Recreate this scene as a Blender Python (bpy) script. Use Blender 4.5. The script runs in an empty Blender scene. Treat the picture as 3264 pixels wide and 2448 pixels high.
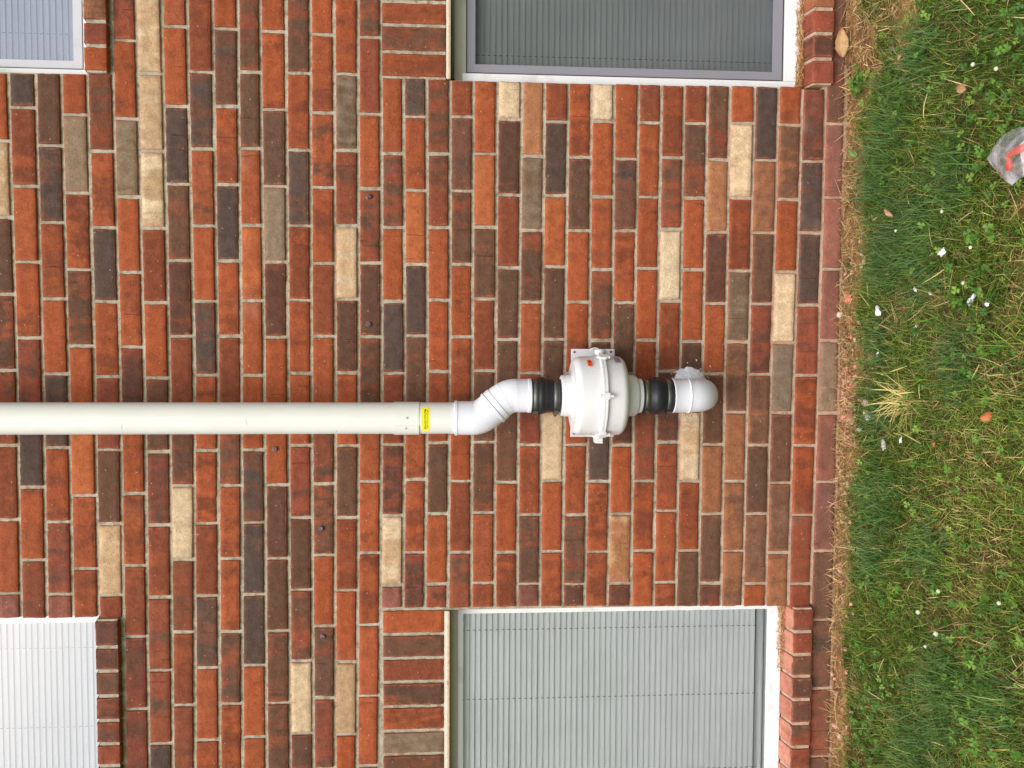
import bpy, bmesh, math, random
import numpy as np
from mathutils import Vector, Matrix, noise as mn

S = bpy.context.scene
COL = S.collection
random.seed(7); RNG = np.random.default_rng(7)

# ------------------------------------------------------------ camera
cd = bpy.data.cameras.new('camera'); cam = bpy.data.objects.new('camera', cd); COL.objects.link(cam)
cd.sensor_fit = 'HORIZONTAL'; cd.sensor_width = 36.0; cd.lens = 2780.04 / 3264 * 36.0
cd.clip_start = 0.05; cd.clip_end = 2000
_R = Matrix(((0.004933211548510395, 0.9988022537475366, 0.04867978361351991),
             (-0.0681853872567996, 0.04890305605563274, -0.9964734035954296),
             (-0.9976604714974218, 0.0015965642051353607, 0.0683449675856311)))
cam.matrix_world = Matrix.Translation((-0.009068, -2.555321, 1.148197)) @ _R.to_4x4()
S.camera = cam

# ------------------------------------------------------------ sky and sun
SUN_EL = math.radians(50); SUN_AZ = math.radians(12)      # azimuth: towards the viewer's left of the wall normal
w = bpy.data.worlds.new('World'); S.world = w; w.use_nodes = True
wn = w.node_tree.nodes; wl = w.node_tree.links
bg = wn['Background']; sky = wn.new('ShaderNodeTexSky'); sky.sky_type = 'NISHITA'; sky.sun_disc = False
sky.sun_elevation = SUN_EL; sky.air_density = 1.0; sky.dust_density = 4.0; sky.ozone_density = 1.0
# direction to the sun (world): left (-X), front (-Y), up
sd = Vector((-math.sin(SUN_AZ) * math.cos(SUN_EL), -math.cos(SUN_AZ) * math.cos(SUN_EL), math.sin(SUN_EL)))
sky.sun_rotation = math.atan2(sd.x, sd.y)
hs = wn.new('ShaderNodeHueSaturation'); hs.inputs['Saturation'].default_value = 0.6
wl.new(sky.outputs[0], hs.inputs['Color']); wl.new(hs.outputs[0], bg.inputs['Color'])
bg.inputs['Strength'].default_value = 0.15
sl = bpy.data.lights.new('sun', 'SUN'); so = bpy.data.objects.new('sun', sl); COL.objects.link(so)
sl.energy = 1.1; sl.angle = math.radians(33); sl.color = (1.0, 0.95, 0.88)
so.rotation_euler = sd.to_track_quat('Z', 'Y').to_euler()
S.view_settings.view_transform = 'Standard'; S.view_settings.look = 'None'
S.view_settings.exposure = 0.45; S.view_settings.gamma = 1.0
try: S.view_settings.use_curve_mapping = False
except Exception: pass

# ------------------------------------------------------------ helpers
def lin(c):
    return tuple(((v / 255) / 12.92 if v / 255 <= .04045 else ((v / 255 + .055) / 1.055) ** 2.4) for v in c)

class NT:
    def __init__(s, name):
        s.m = bpy.data.materials.new(name); s.m.use_nodes = True
        s.n = s.m.node_tree.nodes; s.l = s.m.node_tree.links
        s.b = s.n['Principled BSDF']; s.out = s.n['Material Output']
    def set(s, sock, v):
        if hasattr(v, 'links') or isinstance(v, bpy.types.NodeSocket): s.l.new(v, sock)
        elif isinstance(v, tuple) and len(v) == 3 and sock.type == 'RGBA': sock.default_value = (*v, 1)
        else: sock.default_value = v
    def p(s, **k):
        names = dict(col='Base Color', rough='Roughness', metal='Metallic', nrm='Normal', alpha='Alpha', trans='Transmission Weight', spec='Specular IOR Level', sub='Subsurface Weight', coat='Coat Weight')
        for a, v in k.items(): s.set(s.b.inputs[names[a]], v)
        return s.m
    def attr(s, name, out='Color'):
        a = s.n.new('ShaderNodeAttribute'); a.attribute_name = name; return a.outputs[out]
    def geo(s): return s.n.new('ShaderNodeTexCoord').outputs['Object']
    def noise(s, vec, scale, detail=4, rough=.55, dist=0.0):
        t = s.n.new('ShaderNodeTexNoise'); t.inputs['Scale'].default_value = scale
        t.inputs['Detail'].default_value = detail; t.inputs['Roughness'].default_value = rough
        t.inputs['Distortion'].default_value = dist
        s.l.new(vec, t.inputs['Vector']); return t.outputs[0]
    def voro(s, vec, scale):
        t = s.n.new('ShaderNodeTexVoronoi'); t.inputs['Scale'].default_value = scale
        s.l.new(vec, t.inputs['Vector']); return t.outputs['Distance']
    def vm(s, op, a, b):
        t = s.n.new('ShaderNodeVectorMath'); t.operation = op
        s.set(t.inputs[0], a); s.set(t.inputs[1], b); return t.outputs[0]
    def mm(s, op, a, b=0.0, c=0.0, clamp=False):
        t = s.n.new('ShaderNodeMath'); t.operation = op; t.use_clamp = clamp
        s.set(t.inputs[0], a); s.set(t.inputs[1], b); s.set(t.inputs[2], c); return t.outputs[0]
    def ss(s, v, lo, hi, a=0.0, b=1.0):
        t = s.n.new('ShaderNodeMapRange'); t.interpolation_type = 'SMOOTHSTEP'
        s.set(t.inputs[0], v); s.set(t.inputs[1], lo); s.set(t.inputs[2], hi); s.set(t.inputs[3], a); s.set(t.inputs[4], b)
        return t.outputs[0]
    def mix(s, f, a, b, mode='MIX'):
        t = s.n.new('ShaderNodeMix'); t.data_type = 'RGBA'; t.blend_type = mode
        s.set(t.inputs['Factor'], f)
        s.set([i for i in t.inputs if i.name == 'A' and i.type == 'RGBA'][0], a)
        s.set([i for i in t.inputs if i.name == 'B' and i.type == 'RGBA'][0], b)
        return [o for o in t.outputs if o.type == 'RGBA'][0]
    def bump(s, h, strength=.5, dist=.002):
        t = s.n.new('ShaderNodeBump'); t.inputs['Strength'].default_value = strength; t.inputs['Distance'].default_value = dist
        s.l.new(h, t.inputs['Height']); return t.outputs[0]
    def sep(s, v):
        t = s.n.new('ShaderNodeSeparateXYZ'); s.l.new(v, t.inputs[0]); return t.outputs
    def comb(s, x, y, z):
        t = s.n.new('ShaderNodeCombineXYZ'); s.set(t.inputs[0], x); s.set(t.inputs[1], y); s.set(t.inputs[2], z); return t.outputs[0]

def obj(name, me, mat=None, parent=None, smooth=False):
    o = bpy.data.objects.new(name, me); COL.objects.link(o)
    if mat is not None: me.materials.append(mat)
    if parent is not None: o.parent = parent
    if smooth: me.polygons.foreach_set('use_smooth', [True] * len(me.polygons))
    return o
def from_bm(name, bm, mat=None, parent=None, smooth=False):
    bmesh.ops.recalc_face_normals(bm, faces=bm.faces)
    me = bpy.data.meshes.new(name); bm.to_mesh(me); bm.free(); me.update()
    return obj(name, me, mat, parent, smooth)
def pydata(name, v, f, mat=None, parent=None, smooth=False):
    me = bpy.data.meshes.new(name); me.from_pydata(v, [], f); me.update()
    return obj(name, me, mat, parent, smooth)
def thing(name, label, cat, group=None, loc=(0, 0, 0)):
    o = bpy.data.objects.new(name, None); COL.objects.link(o); o.location = loc; o.empty_display_size = .1
    o['label'] = label; o['category'] = cat
    if group: o['group'] = group
    return o
def tag(o, label, cat, group=None):
    o['label'] = label; o['category'] = cat
    if group: o['group'] = group
    return o
def attrcol(me, name, arr):      # per vertex colour
    a = me.color_attributes.new(name, 'FLOAT_COLOR', 'POINT'); a.data.foreach_set('color', np.asarray(arr, dtype=np.float32).ravel())
def attrvec(me, name, arr):
    a = me.attributes.new(name, 'FLOAT_VECTOR', 'POINT'); a.data.foreach_set('vector', np.asarray(arr, dtype=np.float32).ravel())
def box(bm, x0, x1, y0, y1, z0, z1):
    vs = [bm.verts.new(p) for p in ((x0,y0,z0),(x1,y0,z0),(x1,y1,z0),(x0,y1,z0),(x0,y0,z1),(x1,y0,z1),(x1,y1,z1),(x0,y1,z1))]
    return [bm.faces.new([vs[i] for i in q]) for q in ((0,3,2,1),(4,5,6,7),(0,1,5,4),(1,2,6,5),(2,3,7,6),(3,0,4,7))]
def bevel(bm, r=.001, seg=2):
    bmesh.ops.bevel(bm, geom=list(bm.edges), offset=r, segments=seg, affect='EDGES', profile=.5, clamp_overlap=True)
def lathe(bm, prof, cx, cy, n=48, axis='Z', a0=0.0, a1=2*math.pi):
    """prof: (r, z) list. revolve about the vertical line (cx, cy)"""
    full = abs(a1 - a0 - 2*math.pi) < 1e-6
    cnt = n if full else n + 1
    rings = []
    for r, z in prof:
        rings.append([bm.verts.new((cx + r*math.cos(a0+(a1-a0)*i/n), cy + r*math.sin(a0+(a1-a0)*i/n), z)) for i in range(cnt)])
    for a, b in zip(rings, rings[1:]):
        for i in range(n):
            j = (i + 1) % cnt
            bm.faces.new((a[i], a[j], b[j], b[i]))
    return rings
def sweep(bm, path, radii, n=40, caps=False):
    """tube along a list of points with a radius each"""
    P = [Vector(p) for p in path]; rings = []
    up = Vector((0, 1, 0.001))
    for i, p in enumerate(P):
        t = (P[min(i+1, len(P)-1)] - P[max(i-1, 0)]).normalized()
        if i == 0: u = t.cross(up).normalized()
        else: u = (u - t * u.dot(t)).normalized()
        v = t.cross(u)
        rings.append([bm.verts.new(p + radii[i]*(math.cos(2*math.pi*k/n)*u + math.sin(2*math.pi*k/n)*v)) for k in range(n)])
    for a, b in zip(rings, rings[1:]):
        for k in range(n):
            j = (k+1) % n; bm.faces.new((a[k], a[j], b[j], b[k]))
    if caps:
        bm.faces.new(rings[0]); bm.faces.new(rings[-1])
    return rings

# ------------------------------------------------------------ measured brickwork (bed joints in 0.1 mm at three stations; head joints in mm; one letter per brick colour)
BEDX = [0.433, -0.112, -0.669]
BEDS = [[23820, 23783, 23809], [23093, 23069, 23098], [22396, 22368, 22376], [21684, 21650, 21650], [20979, 20941, 20957], [20309, 20267, 20284], [19606, 19567, 19598], [18913, 18870, 18933], [18226, 18210, 18247], [17545, 17545, 17586], [16912, 16896, 16913], [16210, 16220, 16229], [15538, 15554, 15560], [14865, 14871, 14902], [14187, 14196, 14243], [13532, 13531, 13586], [12886, 12865, 12920], [12228, 12212, 12273], [11559, 11561, 11603], [10897, 10905, 10917], [10205, 10220, 10225], [9504, 9542, 9544], [8832, 8854, 8870], [8141, 8171, 8188], [7448, 7455, 7504], [6771, 6759, 6822], [6073, 6101, 6110], [5387, 5412, 5423], [4707, 4711, 4734], [4011, 4031, 4042], [3331, 3339, 3352], [2601, 2635, 2670], [1887, 1933, 1952], [1171, 1234, 1250], [452, 479, 540]]
C = {
 0:(729, [545, 331, 117, -98, -311, -525, -738], -807, 'rcdmdrrp'),
 1:(730, [637, 419, 208, -6, -219, -431, -641], -809, 'krrrRkrd'),
 2:(731, [534, 319, 105, -107, -319, -531, -742], -810, 'dkrrkrRp'),
 3:(732, [620, 403, 188, -28, -240, -456, -668], -809, 'rgrdrorr'),
 4:(733, [521, 307, 98, -116, -325, -538, -746], -814, 'drkrRdcR'),
 5:(None, [829, 612, 394, 182, -30, -243, -452, -661, -869, -1083], None, 'RrgrrRrrrRR'),
 6:(None, [739, 523, 307, 96, -118, -331, -543, -755, -970, -1188], None, 'cccrrdRrddk'),
 7:(None, [871, 650, 432, 216, 1, -213, -431, -645, -858, -1075], None, 'mrkdRrdcdrd'),
 8:(None, [747, 532, 316, 101, -110, -328, -540, -752, -965, -1181], None, 'rkmrkrrrkrr'),
 9:(None, [869, 653, 433, 217, 2, -213, -430, -644, -860, -1074], None, 'rkrkrrdrrdr'),
 10:(None, [751, 536, 319, 104, -110, -326, -539, -750, -962, -1176], None, 'ddrorrkkkrr'),
 11:(None, [865, 646, 431, 215, 0, -215, -429, -645, -860, -1075], None, 'rrdgRrrRddd'),
 12:(None, [751, 535, 320, 107, -104, -314, -526, -738, -951, -1168], None, 'drkrrrRddcm'),
 13:(None, [861, 642, 430, 213, 3, -210, -426, -637, -848, -1063], None, 'rrmrrrdmrdR'),
 14:(None, [752, 536, 322, 111, -103, -315, -527, -742, -957, -1175], None, 'rgdcmrdrrtr'),
 15:(None, [857, 641, 429, 215, 2, -211, -421, -632, -846, -1060], None, 'dRrdmdorrmr'),
 16:(742, [530, 319, 105, -104, -313, -522, -729], -795, 'rdrkrRcp'),
 17:(743, [636, 426, 213, 5, -209, -416, -632], -796, 'krokdrrR'),
 18:(742, [531, 320, 111, -98, -308, -518, -728], -797, 'ddrrrdrR'),
 19:(740, [639, 426, 215, 3, -211, -421, -633], -798, 'rkdrrrrd'),
 20:(740, [534, 323, 115, -96, -306, -516, -726], -797, 'rodrddmr'),
 21:(741, [633, 417, 206, -4, -213, -425, -635], -797, 'cmddddrr'),
 22:(741, [530, 316, 106, -102, -314, -522, -731], -797, 'tgdoRrdp'),
 23:(740, [630, 418, 210, -2, -213, -423, -634], -798, 'rkoddcrr'),
 24:(740, [530, 317, 107, -103, -315, -525, -733], -799, 'rdrrrrdR'),
 25:(741, [634, 416, 204, -4, -214, -425, -637], -800, 'crrdRkrr'),
 26:(742, [527, 318, 107, -102, -316, -524, -733], -801, 'rkrdRrtR'),
 27:(743, [633, 418, 208, -3, -214, -424, -635], -802, 'drrrrdrr'),
 28:(742, [534, 324, 113, -95, -308, -516, -733], -803, 'rdcrRrrr'),
 29:(743, [635, 417, 206, -6, -214, -425, -635], -805, 'rdrrdcrd'),
 30:(745, [531, 317, 107, -102, -315, -525, -737], -806, 'dtRrdbdR'),
 31:(746, [638, 419, 204, -7, -218, -427, -639], -807, 'rcrgbbbb'),
 32:(745, [531, 318, 106, -104, -317, -525, -739], -808, 'kbdRbdbr'),
 33:(747, [636, 417, 203, -9, -220, -433, -646], -809, 'rbrcgdbb'),
 34:(741, [531, 319, 104, -106, -319, -531, -743], -817, 'RkkRrrdR'),
 35:(None, [864, 642, 425, 212, -2, -221, -430, -642, -854, -1069], None, 'dRpppgppdkd'),  # dark end letters paint the shade below the window sills into the brick colour
}
# ------------------------------------------------------------ materials of the wall
PAL = {  # main colour, second colour, how much of the second
 'r': ((157, 82, 49), (128, 69, 46), .42), 'o': ((170, 96, 58), (150, 81, 51), .42), 'R': ((136, 72, 52), (98, 65, 53), .52),
 'm': ((158, 84, 54), (96, 68, 54), .55), 'd': ((101, 72, 56), (136, 74, 52), .42), 'k': ((86, 70, 63), (112, 74, 58), .36), 's': ((196, 138, 118), (176, 116, 98), .4),
 'c': ((207, 184, 152), (188, 156, 122), .35), 'g': ((136, 116, 96), (114, 92, 74), .5), 't': ((186, 152, 116), (164, 112, 78), .45),
 'b': ((148, 98, 68), (116, 82, 64), .4), 'p': ((144, 90, 76), (120, 78, 68), .5)}
PALN = {k: (lin(a), lin(b), t) for k, (a, b, t) in PAL.items()}

def brick_material():
    N = NT('brick'); g = N.geo()
    A = N.attr('colA'); B = N.attr('colB'); st = N.sep(N.attr('st', 'Vector')); q = N.sep(N.attr('q', 'Vector'))
    seedv = N.comb(N.mm('MULTIPLY', st[2], 7.1), N.mm('MULTIPLY', st[2], 3.3), N.mm('MULTIPLY', st[2], 5.7))
    loc = N.vm('ADD', N.comb(st[0], st[1], N.mm('MULTIPLY', st[2], 0.0)), seedv)
    # broad bands running across the brick, and blotches
    band = N.noise(N.vm('MULTIPLY', loc, (16.0, 3.0, 1.0)), 1.0, 3, .6, .4)
    blot = N.noise(loc, 26.0, 5, .62, .3)
    mixv = N.mm('ADD', N.mm('MULTIPLY', band, .62), N.mm('MULTIPLY', blot, .38))
    thr = N.mm('SUBTRACT', .74, N.mm('MULTIPLY', q[2], .48))
    f = N.ss(mixv, N.mm('SUBTRACT', thr, .07), N.mm('ADD', thr, .09))
    c = N.mix(f, A, B)
    # ragged arrises: worn, redder clay shows on the edges
    d1 = N.mm('MINIMUM', st[0], N.mm('SUBTRACT', q[0], st[0])); d2 = N.mm('MINIMUM', st[1], N.mm('SUBTRACT', q[1], st[1]))
    d = N.mm('MINIMUM', N.mm('MULTIPLY', d1, .6), d2)
    e = N.mm('SUBTRACT', d, N.mm('MULTIPLY', N.mm('SUBTRACT', N.noise(loc, 70.0, 3, .6), .42), .016))
    ef = N.mm('MULTIPLY', N.ss(e, .0002, .0028, 1.0, 0.0), .62)
    c = N.mix(ef, c, N.mix(.45, lin((176, 100, 72)), A))
    # fine tone variation
    fine = N.noise(g, 190.0, 4, .7)
    c = N.mix(1.0, c, N.mix(N.ss(fine, .25, .75), (.80, .79, .78), (1.16, 1.15, 1.14)), 'MULTIPLY')
    mid = N.noise(g, 36.0, 3, .6)
    c = N.mix(1.0, c, N.mix(N.ss(mid, .3, .7), (.83, .81, .80), (1.13, 1.12, 1.10)), 'MULTIPLY')
    # drag lines across the face
    wl_ = N.noise(N.vm('MULTIPLY', loc, (130.0, 5.0, 1.0)), 1.0, 2, .5, .6)
    line = N.mm('MULTIPLY', N.ss(wl_, .70, .735), N.ss(N.noise(loc, 9.0, 1), .5, .6))
    c = N.mix(N.mm('MULTIPLY', line, .45), c, lin((96, 48, 36)))
    # pits
    v = N.voro(N.vm('ADD', g, N.comb(N.mm('MULTIPLY', blot, .01), 0.0, 0.0)), 170.0)
    pit = N.mm('MULTIPLY', N.ss(v, .10, .20, 1.0, 0.0), N.ss(N.noise(g, 14.0, 2), .46, .62))
    c = N.mix(N.mm('MULTIPLY', pit, .7), c, lin((58, 38, 32)))
    v2 = N.voro(g, 34.0)
    c = N.mix(N.mm('MULTIPLY', N.ss(v2, .05, .075, 1.0, 0.0), .5), c, lin((206, 176, 150)))
    # pale mortar haze in patches
    hz = N.ss(N.noise(g, 5.0, 3, .6), .60, .78)
    c = N.mix(N.mm('MULTIPLY', hz, .13), c, lin((190, 172, 150)))
    # dusty, washed-out bottom course (splash from the soil)
    gz = N.sep(g)[2]
    c = N.mix(N.mm('MULTIPLY', N.ss(N.mm('ADD', gz, N.mm('MULTIPLY', mid, .05)), .0, .09, 1.0, 0.0), .30), c, lin((140, 108, 88)))
    c = N.mix(N.mm('MULTIPLY', N.mm('MULTIPLY', N.ss(N.mm('ADD', gz, N.mm('MULTIPLY', blot, .06)), .03, .10, 1.0, 0.0), N.ss(N.noise(g, 8.0, 4, .6), .45, .65)), .5), c, lin((96, 72, 56)))
    relief = N.mm('ADD', N.mm('MULTIPLY', N.noise(loc, 60.0, 5, .65), .8), N.mm('MULTIPLY', fine, .3))
    relief = N.mm('SUBTRACT', relief, N.mm('ADD', N.mm('MULTIPLY', pit, .5), N.mm('MULTIPLY', line, .7)))
    return N.p(col=c, rough=.86, spec=.25, nrm=N.bump(relief, 1.0, .003))

def mortar_material():
    N = NT('mortar'); g = N.geo()
    a = N.noise(g, 9.0, 4, .6); s_ = N.noise(g, 420.0, 3, .7); m_ = N.noise(g, 60.0, 4, .6)
    c = N.mix(N.ss(a, .35, .68), lin((178, 170, 150)), lin((200, 192, 174)))
    c = N.mix(N.ss(m_, .42, .72), c, lin((150, 134, 112)))
    c = N.mix(N.mm('MULTIPLY', N.ss(s_, .50, .62), .40), c, lin((104, 92, 76)))
    gz = N.sep(g)[2]
    c = N.mix(N.mm('MULTIPLY', N.ss(N.mm('ADD', gz, N.mm('MULTIPLY', a, .3)), .2, .75, 1.0, 0.0), .3), c, lin((196, 140, 112)))
    h = N.mm('ADD', N.mm('MULTIPLY', m_, .8), N.mm('MULTIPLY', s_, .5))
    return N.p(col=c, rough=.95, spec=.1, nrm=N.bump(h, .9, .003))

MB_ = brick_material(); MM_ = mortar_material()

class Bricks:
    """collects individually shaped bricks into one mesh. a brick is given by its four face corners (x,z) and front y."""
    def __init__(s): s.v = []; s.f = []; s.A = []; s.B = []; s.st = []; s.q = []; s.n = 0
    def add(s, c00, c10, c11, c01, kind, y=0.0, depth=.012, slope=0.0, res=.011, tw=.0):
        """c00..c01: (x,z) lower-left, lower-right, upper-right, upper-left (viewed from the front)"""
        a, b, t = PALN[kind]; sd = random.uniform(0, 60)
        j = lambda c, k: tuple(c[i] * (1 + k) for i in range(3))
        k1 = random.uniform(-.10, .10); hue = random.uniform(-.04, .04)
        a = (a[0]*(1+k1+hue), a[1]*(1+k1), a[2]*(1+k1-hue)); b = j(b, random.uniform(-.1, .1))
        L = math.hypot(c10[0]-c00[0], c10[1]-c00[1]); H = math.hypot(c01[0]-c00[0], c01[1]-c00[1])
        nx = max(3, int(L/res)); nz = max(3, int(H/res))
        amt = max(0, min(1, t + random.uniform(-.32, .32)))
        yy = y + random.uniform(-.0012, .0012); tx = random.uniform(-.0012, .0012); tz = random.uniform(-.0015, .0015)
        base = len(s.v); idx = {}
        def put(x, y_, z, u, v):
            s.v.append((x, y_, z)); s.A.append((*a, 1)); s.B.append((*b, 1)); s.st.append((u*L, v*H, sd)); s.q.append((L, H, amt)); return len(s.v)-1
        # non-uniform grid: a tight border row lets the arris round over
        eu = .0028 / L; ev = .0028 / H
        us = [0, eu] + [eu + (1-2*eu)*i/nx for i in range(1, nx)] + [1-eu, 1]
        vs = [0, ev] + [ev + (1-2*ev)*i/nz for i in range(1, nz)] + [1-ev, 1]
        for jv, v in enumerate(vs):
            for iu, u in enumerate(us):
                x = (c00[0]*(1-u)+c10[0]*u)*(1-v) + (c01[0]*(1-u)+c11[0]*u)*v
                z = (c00[1]*(1-u)+c10[1]*u)*(1-v) + (c01[1]*(1-u)+c11[1]*u)*v
                bu = iu in (0, len(us)-1); bv = jv in (0, len(vs)-1)
                nn = mn.noise(Vector((x*22+sd, z*22, sd)))
                n2 = mn.noise(Vector((x*75, z*75+sd, sd)))
                y_ = yy + tx*(u-.5)*2 + tz*(v-.5)*2 - .0011*nn - .0005*n2 + slope*(v)
                if bu or bv:
                    y_ += .0022
                    # ragged outline
                    ex = mn.noise(Vector((x*60+3, z*60, sd*1.7))) + .5*mn.noise(Vector((x*190+3, z*190, sd)))
                    if bu: x += .0017 * ex
                    if bv: z += .0016 * ex
                    # chipped corner now and then
                idx[iu, jv] = put(x, y_, z, u, v)
        nu, nv = len(us), len(vs)
        for jv in range(nv-1):
            for iu in range(nu-1):
                s.f.append((idx[iu, jv], idx[iu+1, jv], idx[iu+1, jv+1], idx[iu, jv+1]))
        # sides back into the bed
        ring = [(i, 0) for i in range(nu)] + [(nu-1, i) for i in range(1, nv)] + [(i, nv-1) for i in range(nu-2, -1, -1)] + [(0, i) for i in range(nv-2, 0, -1)]
        back = []
        for r in ring:
            x, y_, z = s.v[idx[r]]; k = s.st[idx[r]]
            s.v.append((x, y + depth, z)); s.A.append((*a, 1)); s.B.append((*b, 1)); s.st.append(k); s.q.append((L, H, amt)); back.append(len(s.v)-1)
        for i in range(len(ring)):
            k = (i+1) % len(ring)
            s.f.append((idx[ring[k]], idx[ring[i]], back[i], back[k]))
        s.n += 1
    def build(s, name, parent):
        me = bpy.data.meshes.new(name); me.from_pydata(s.v, [], s.f); me.update()
        attrcol(me, 'colA', s.A); attrcol(me, 'colB', s.B); attrvec(me, 'st', s.st); attrvec(me, 'q', s.q)
        o = obj(name, me, MB_, parent, True)
        return o

# ------------------------------------------------------------ the brick house wall
HOUSE = thing('brick_house', 'red, brown and cream brick house wall with four blind-covered windows', 'house')
PH = .0678; PL = .2127
J = .0050; JB = .0052   # half joint widths
def bedz(k, x):
    """height of bed joint k at x (k 0..34 measured, the rest continued)"""
    if k < 0: return BEDS[0][1]/1e4 + PH*(-k)
    if k > 34: return BEDS[34][1]/1e4 - (.064)*(k-34) + .0
    b = BEDS[k]; xs = BEDX
    if x >= xs[1]:
        t = (min(x, 1.05)-xs[1])/(xs[0]-xs[1]); return (b[1]+(b[0]-b[1])*t)/1e4
    t = (max(x, -1.3)-xs[1])/(xs[2]-xs[1]); return (b[1]+(b[2]-b[1])*t)/1e4

XR0, XR1, XL1, XL0 = .742, 1.70, -.806, -1.77
XMAX, XMIN = 3.3, -3.4
RND = 'rrrrroRRmddddkkcgtr'
BR = Bricks()
def course(k):
    """list of (xa, xb, kind) intervals for course k, xb > xa"""
    res = []
    lowwin = 16 <= k <= 34; upwin = k <= 4
    par = (k % 2) * .5
    if k in C:
        s_, jt, e_, col = C[k]
        jt = [j/1000 for j in jt]
        if s_ is not None:
            edges = [s_/1000] + jt + [e_/1000]; cols = list(col)
            right0 = XR1; left0 = XL0
            for i in range(len(edges)-1): res.append((edges[i+1], edges[i], cols[i], i == 0, i == len(edges)-2))
        else:
            edges = jt; cols = list(col)
            for i in range(len(edges)-1): res.append((edges[i+1], edges[i], cols[i+1], False, False))
            right0 = edges[0]; left0 = edges[-1]
            firstc, lastc = cols[0], cols[-1]
    else:
        ph = .002 if k % 2 else .107
        right0 = ph - PL*0; left0 = ph
        if k < 0:
            lo, hi = XL1, XR0
            xs = sorted([hi, lo] + [ph + PL*i for i in range(-8, 8) if lo+.03 < ph+PL*i < hi-.03], reverse=True)
            for i in range(len(xs)-1): res.append((xs[i+1], xs[i], random.choice(RND), i == 0, i == len(xs)-2))
            right0 = XR1; left0 = XL0
        else:
            right0 = left0 = ph
    x = right0; c = C[k][3][0] if (k in C and C[k][0] is None) else None
    first = True
    while x < XMAX:
        w_ = PL if not (right0 == XR1 and first and k % 2) else PL/2
        res.append((x, x+w_, c or random.choice(RND), False, False)); x += w_; c = None; first = False
    x = left0; c = C[k][3][-1] if (k in C and C[k][0] is None) else None
    first = True
    while x > XMIN:
        w_ = PL if not (left0 == XL0 and first and k % 2) else PL/2
        res.append((x-w_, x, c or random.choice(RND), False, False)); x -= w_; c = None; first = False
    return res
KTOP = -18
for k in range(KTOP, 37):
    for xa, xb, kind, fr, fl in course(k):
        # window heads: soldier bands cover courses 16..18 over the openings, handled by the openings being skipped
        ja = random.uniform(.8, 1.15)*J; jb = random.uniform(.8, 1.15)*J
        a = xa + ja; b = xb - jb
        if fl: a = xa
        if fr: b = xb
        jz = random.uniform(.85, 1.1)*JB; jz2 = random.uniform(.85, 1.1)*JB
        z0a, z0b = bedz(k, a)+jz, bedz(k, b)+jz; z1a, z1b = bedz(k-1, a)-jz2, bedz(k-1, b)-jz2
        BR.add((a, z0a), (b, z0b), (b, z1b), (a, z1a), kind)
# soldier bands over the lower windows
SOLR = [.7451, .818, .8935, .9604]; SOLL = [-.8008, -.8767, -.9488, -1.0207, -1.0947, -1.169, -1.2396]
while SOLR[-1] < XR1-.03: SOLR.append(SOLR[-1]+.0735)
while SOLL[-1] > XL0+.03: SOLL.append(SOLL[-1]-.0725)
cr = 'rdrdrrdRrdrkrrdrR'; cl = 'rddmrgdrRdrrkrdrR'
for i in range(len(SOLR)-1):
    a, b = SOLR[i]+.0052, SOLR[i+1]-.0052
    BR.add((a, 1.1695), (b, 1.1695), (b, 1.3545-.004), (a, 1.3545-.004), cr[i])
for i in range(len(SOLL)-1):
    a, b = SOLL[i+1]+.0052, SOLL[i]-.0052
    BR.add((a, 1.1725), (b, 1.1725), (b, 1.3545-.004), (a, 1.3545-.004), cl[i])
BR.build('brick_courses', HOUSE)

# mortar sheet behind the brick faces, tiled round the four openings
def mortar():
    YM = .0062
    zt = 3.62; zb = -.16
    wins = [(XL0, XL1, .05, 1.169), (XR0, XR1, .05, 1.169), (XL0, XL1, 2.13, 3.12), (.7335, XR1, 2.13, 3.12)]
    xs = sorted({XMIN, XMAX, XL0, XL1, XR0, XR1, .7335}); zs = sorted({zb, zt, .05, 1.169, 2.13, 3.12})
    v = []; f = []
    for i in range(len(xs)-1):
        for k in range(len(zs)-1):
            x0, x1, z0, z1 = xs[i], xs[i+1], zs[k], zs[k+1]
            xm, zm = (x0+x1)/2, (z0+z1)/2
            if any(a < xm < b and c < zm < d for a, b, c, d in wins): continue
            nx = max(1, int((x1-x0)/.012)) if abs(xm) < 1.7 else max(1, int((x1-x0)/.05)); nz = max(1, int((z1-z0)/.009)) if zm < 2.7 else max(1, int((z1-z0)/.03))
            b0 = len(v)
            for q in range(nz+1):
                for p in range(nx+1):
                    x = x0+(x1-x0)*p/nx; z = z0+(z1-z0)*q/nz
                    v.append((x, YM + .0012*mn.noise(Vector((x*45, 1, z*45))) , z))
            for q in range(nz):
                for p in range(nx):
                    a = b0+q*(nx+1)+p; f.append((a, a+1, a+nx+2, a+nx+1))
    # reveals
    for a, b, c, d in wins:
        for (p, q) in (((a, c), (a, d)), ((b, c), (b, d)), ((a, d), (b, d)), ((a, c), (b, c))):
            n0 = len(v); v += [(p[0], YM, p[1]), (q[0], YM, q[1]), (q[0], .16, q[1]), (p[0], .16, p[1])]; f.append((n0, n0+1, n0+2, n0+3))
    o = pydata('mortar_bed', v, f, MM_, HOUSE, True)
mortar()

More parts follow.
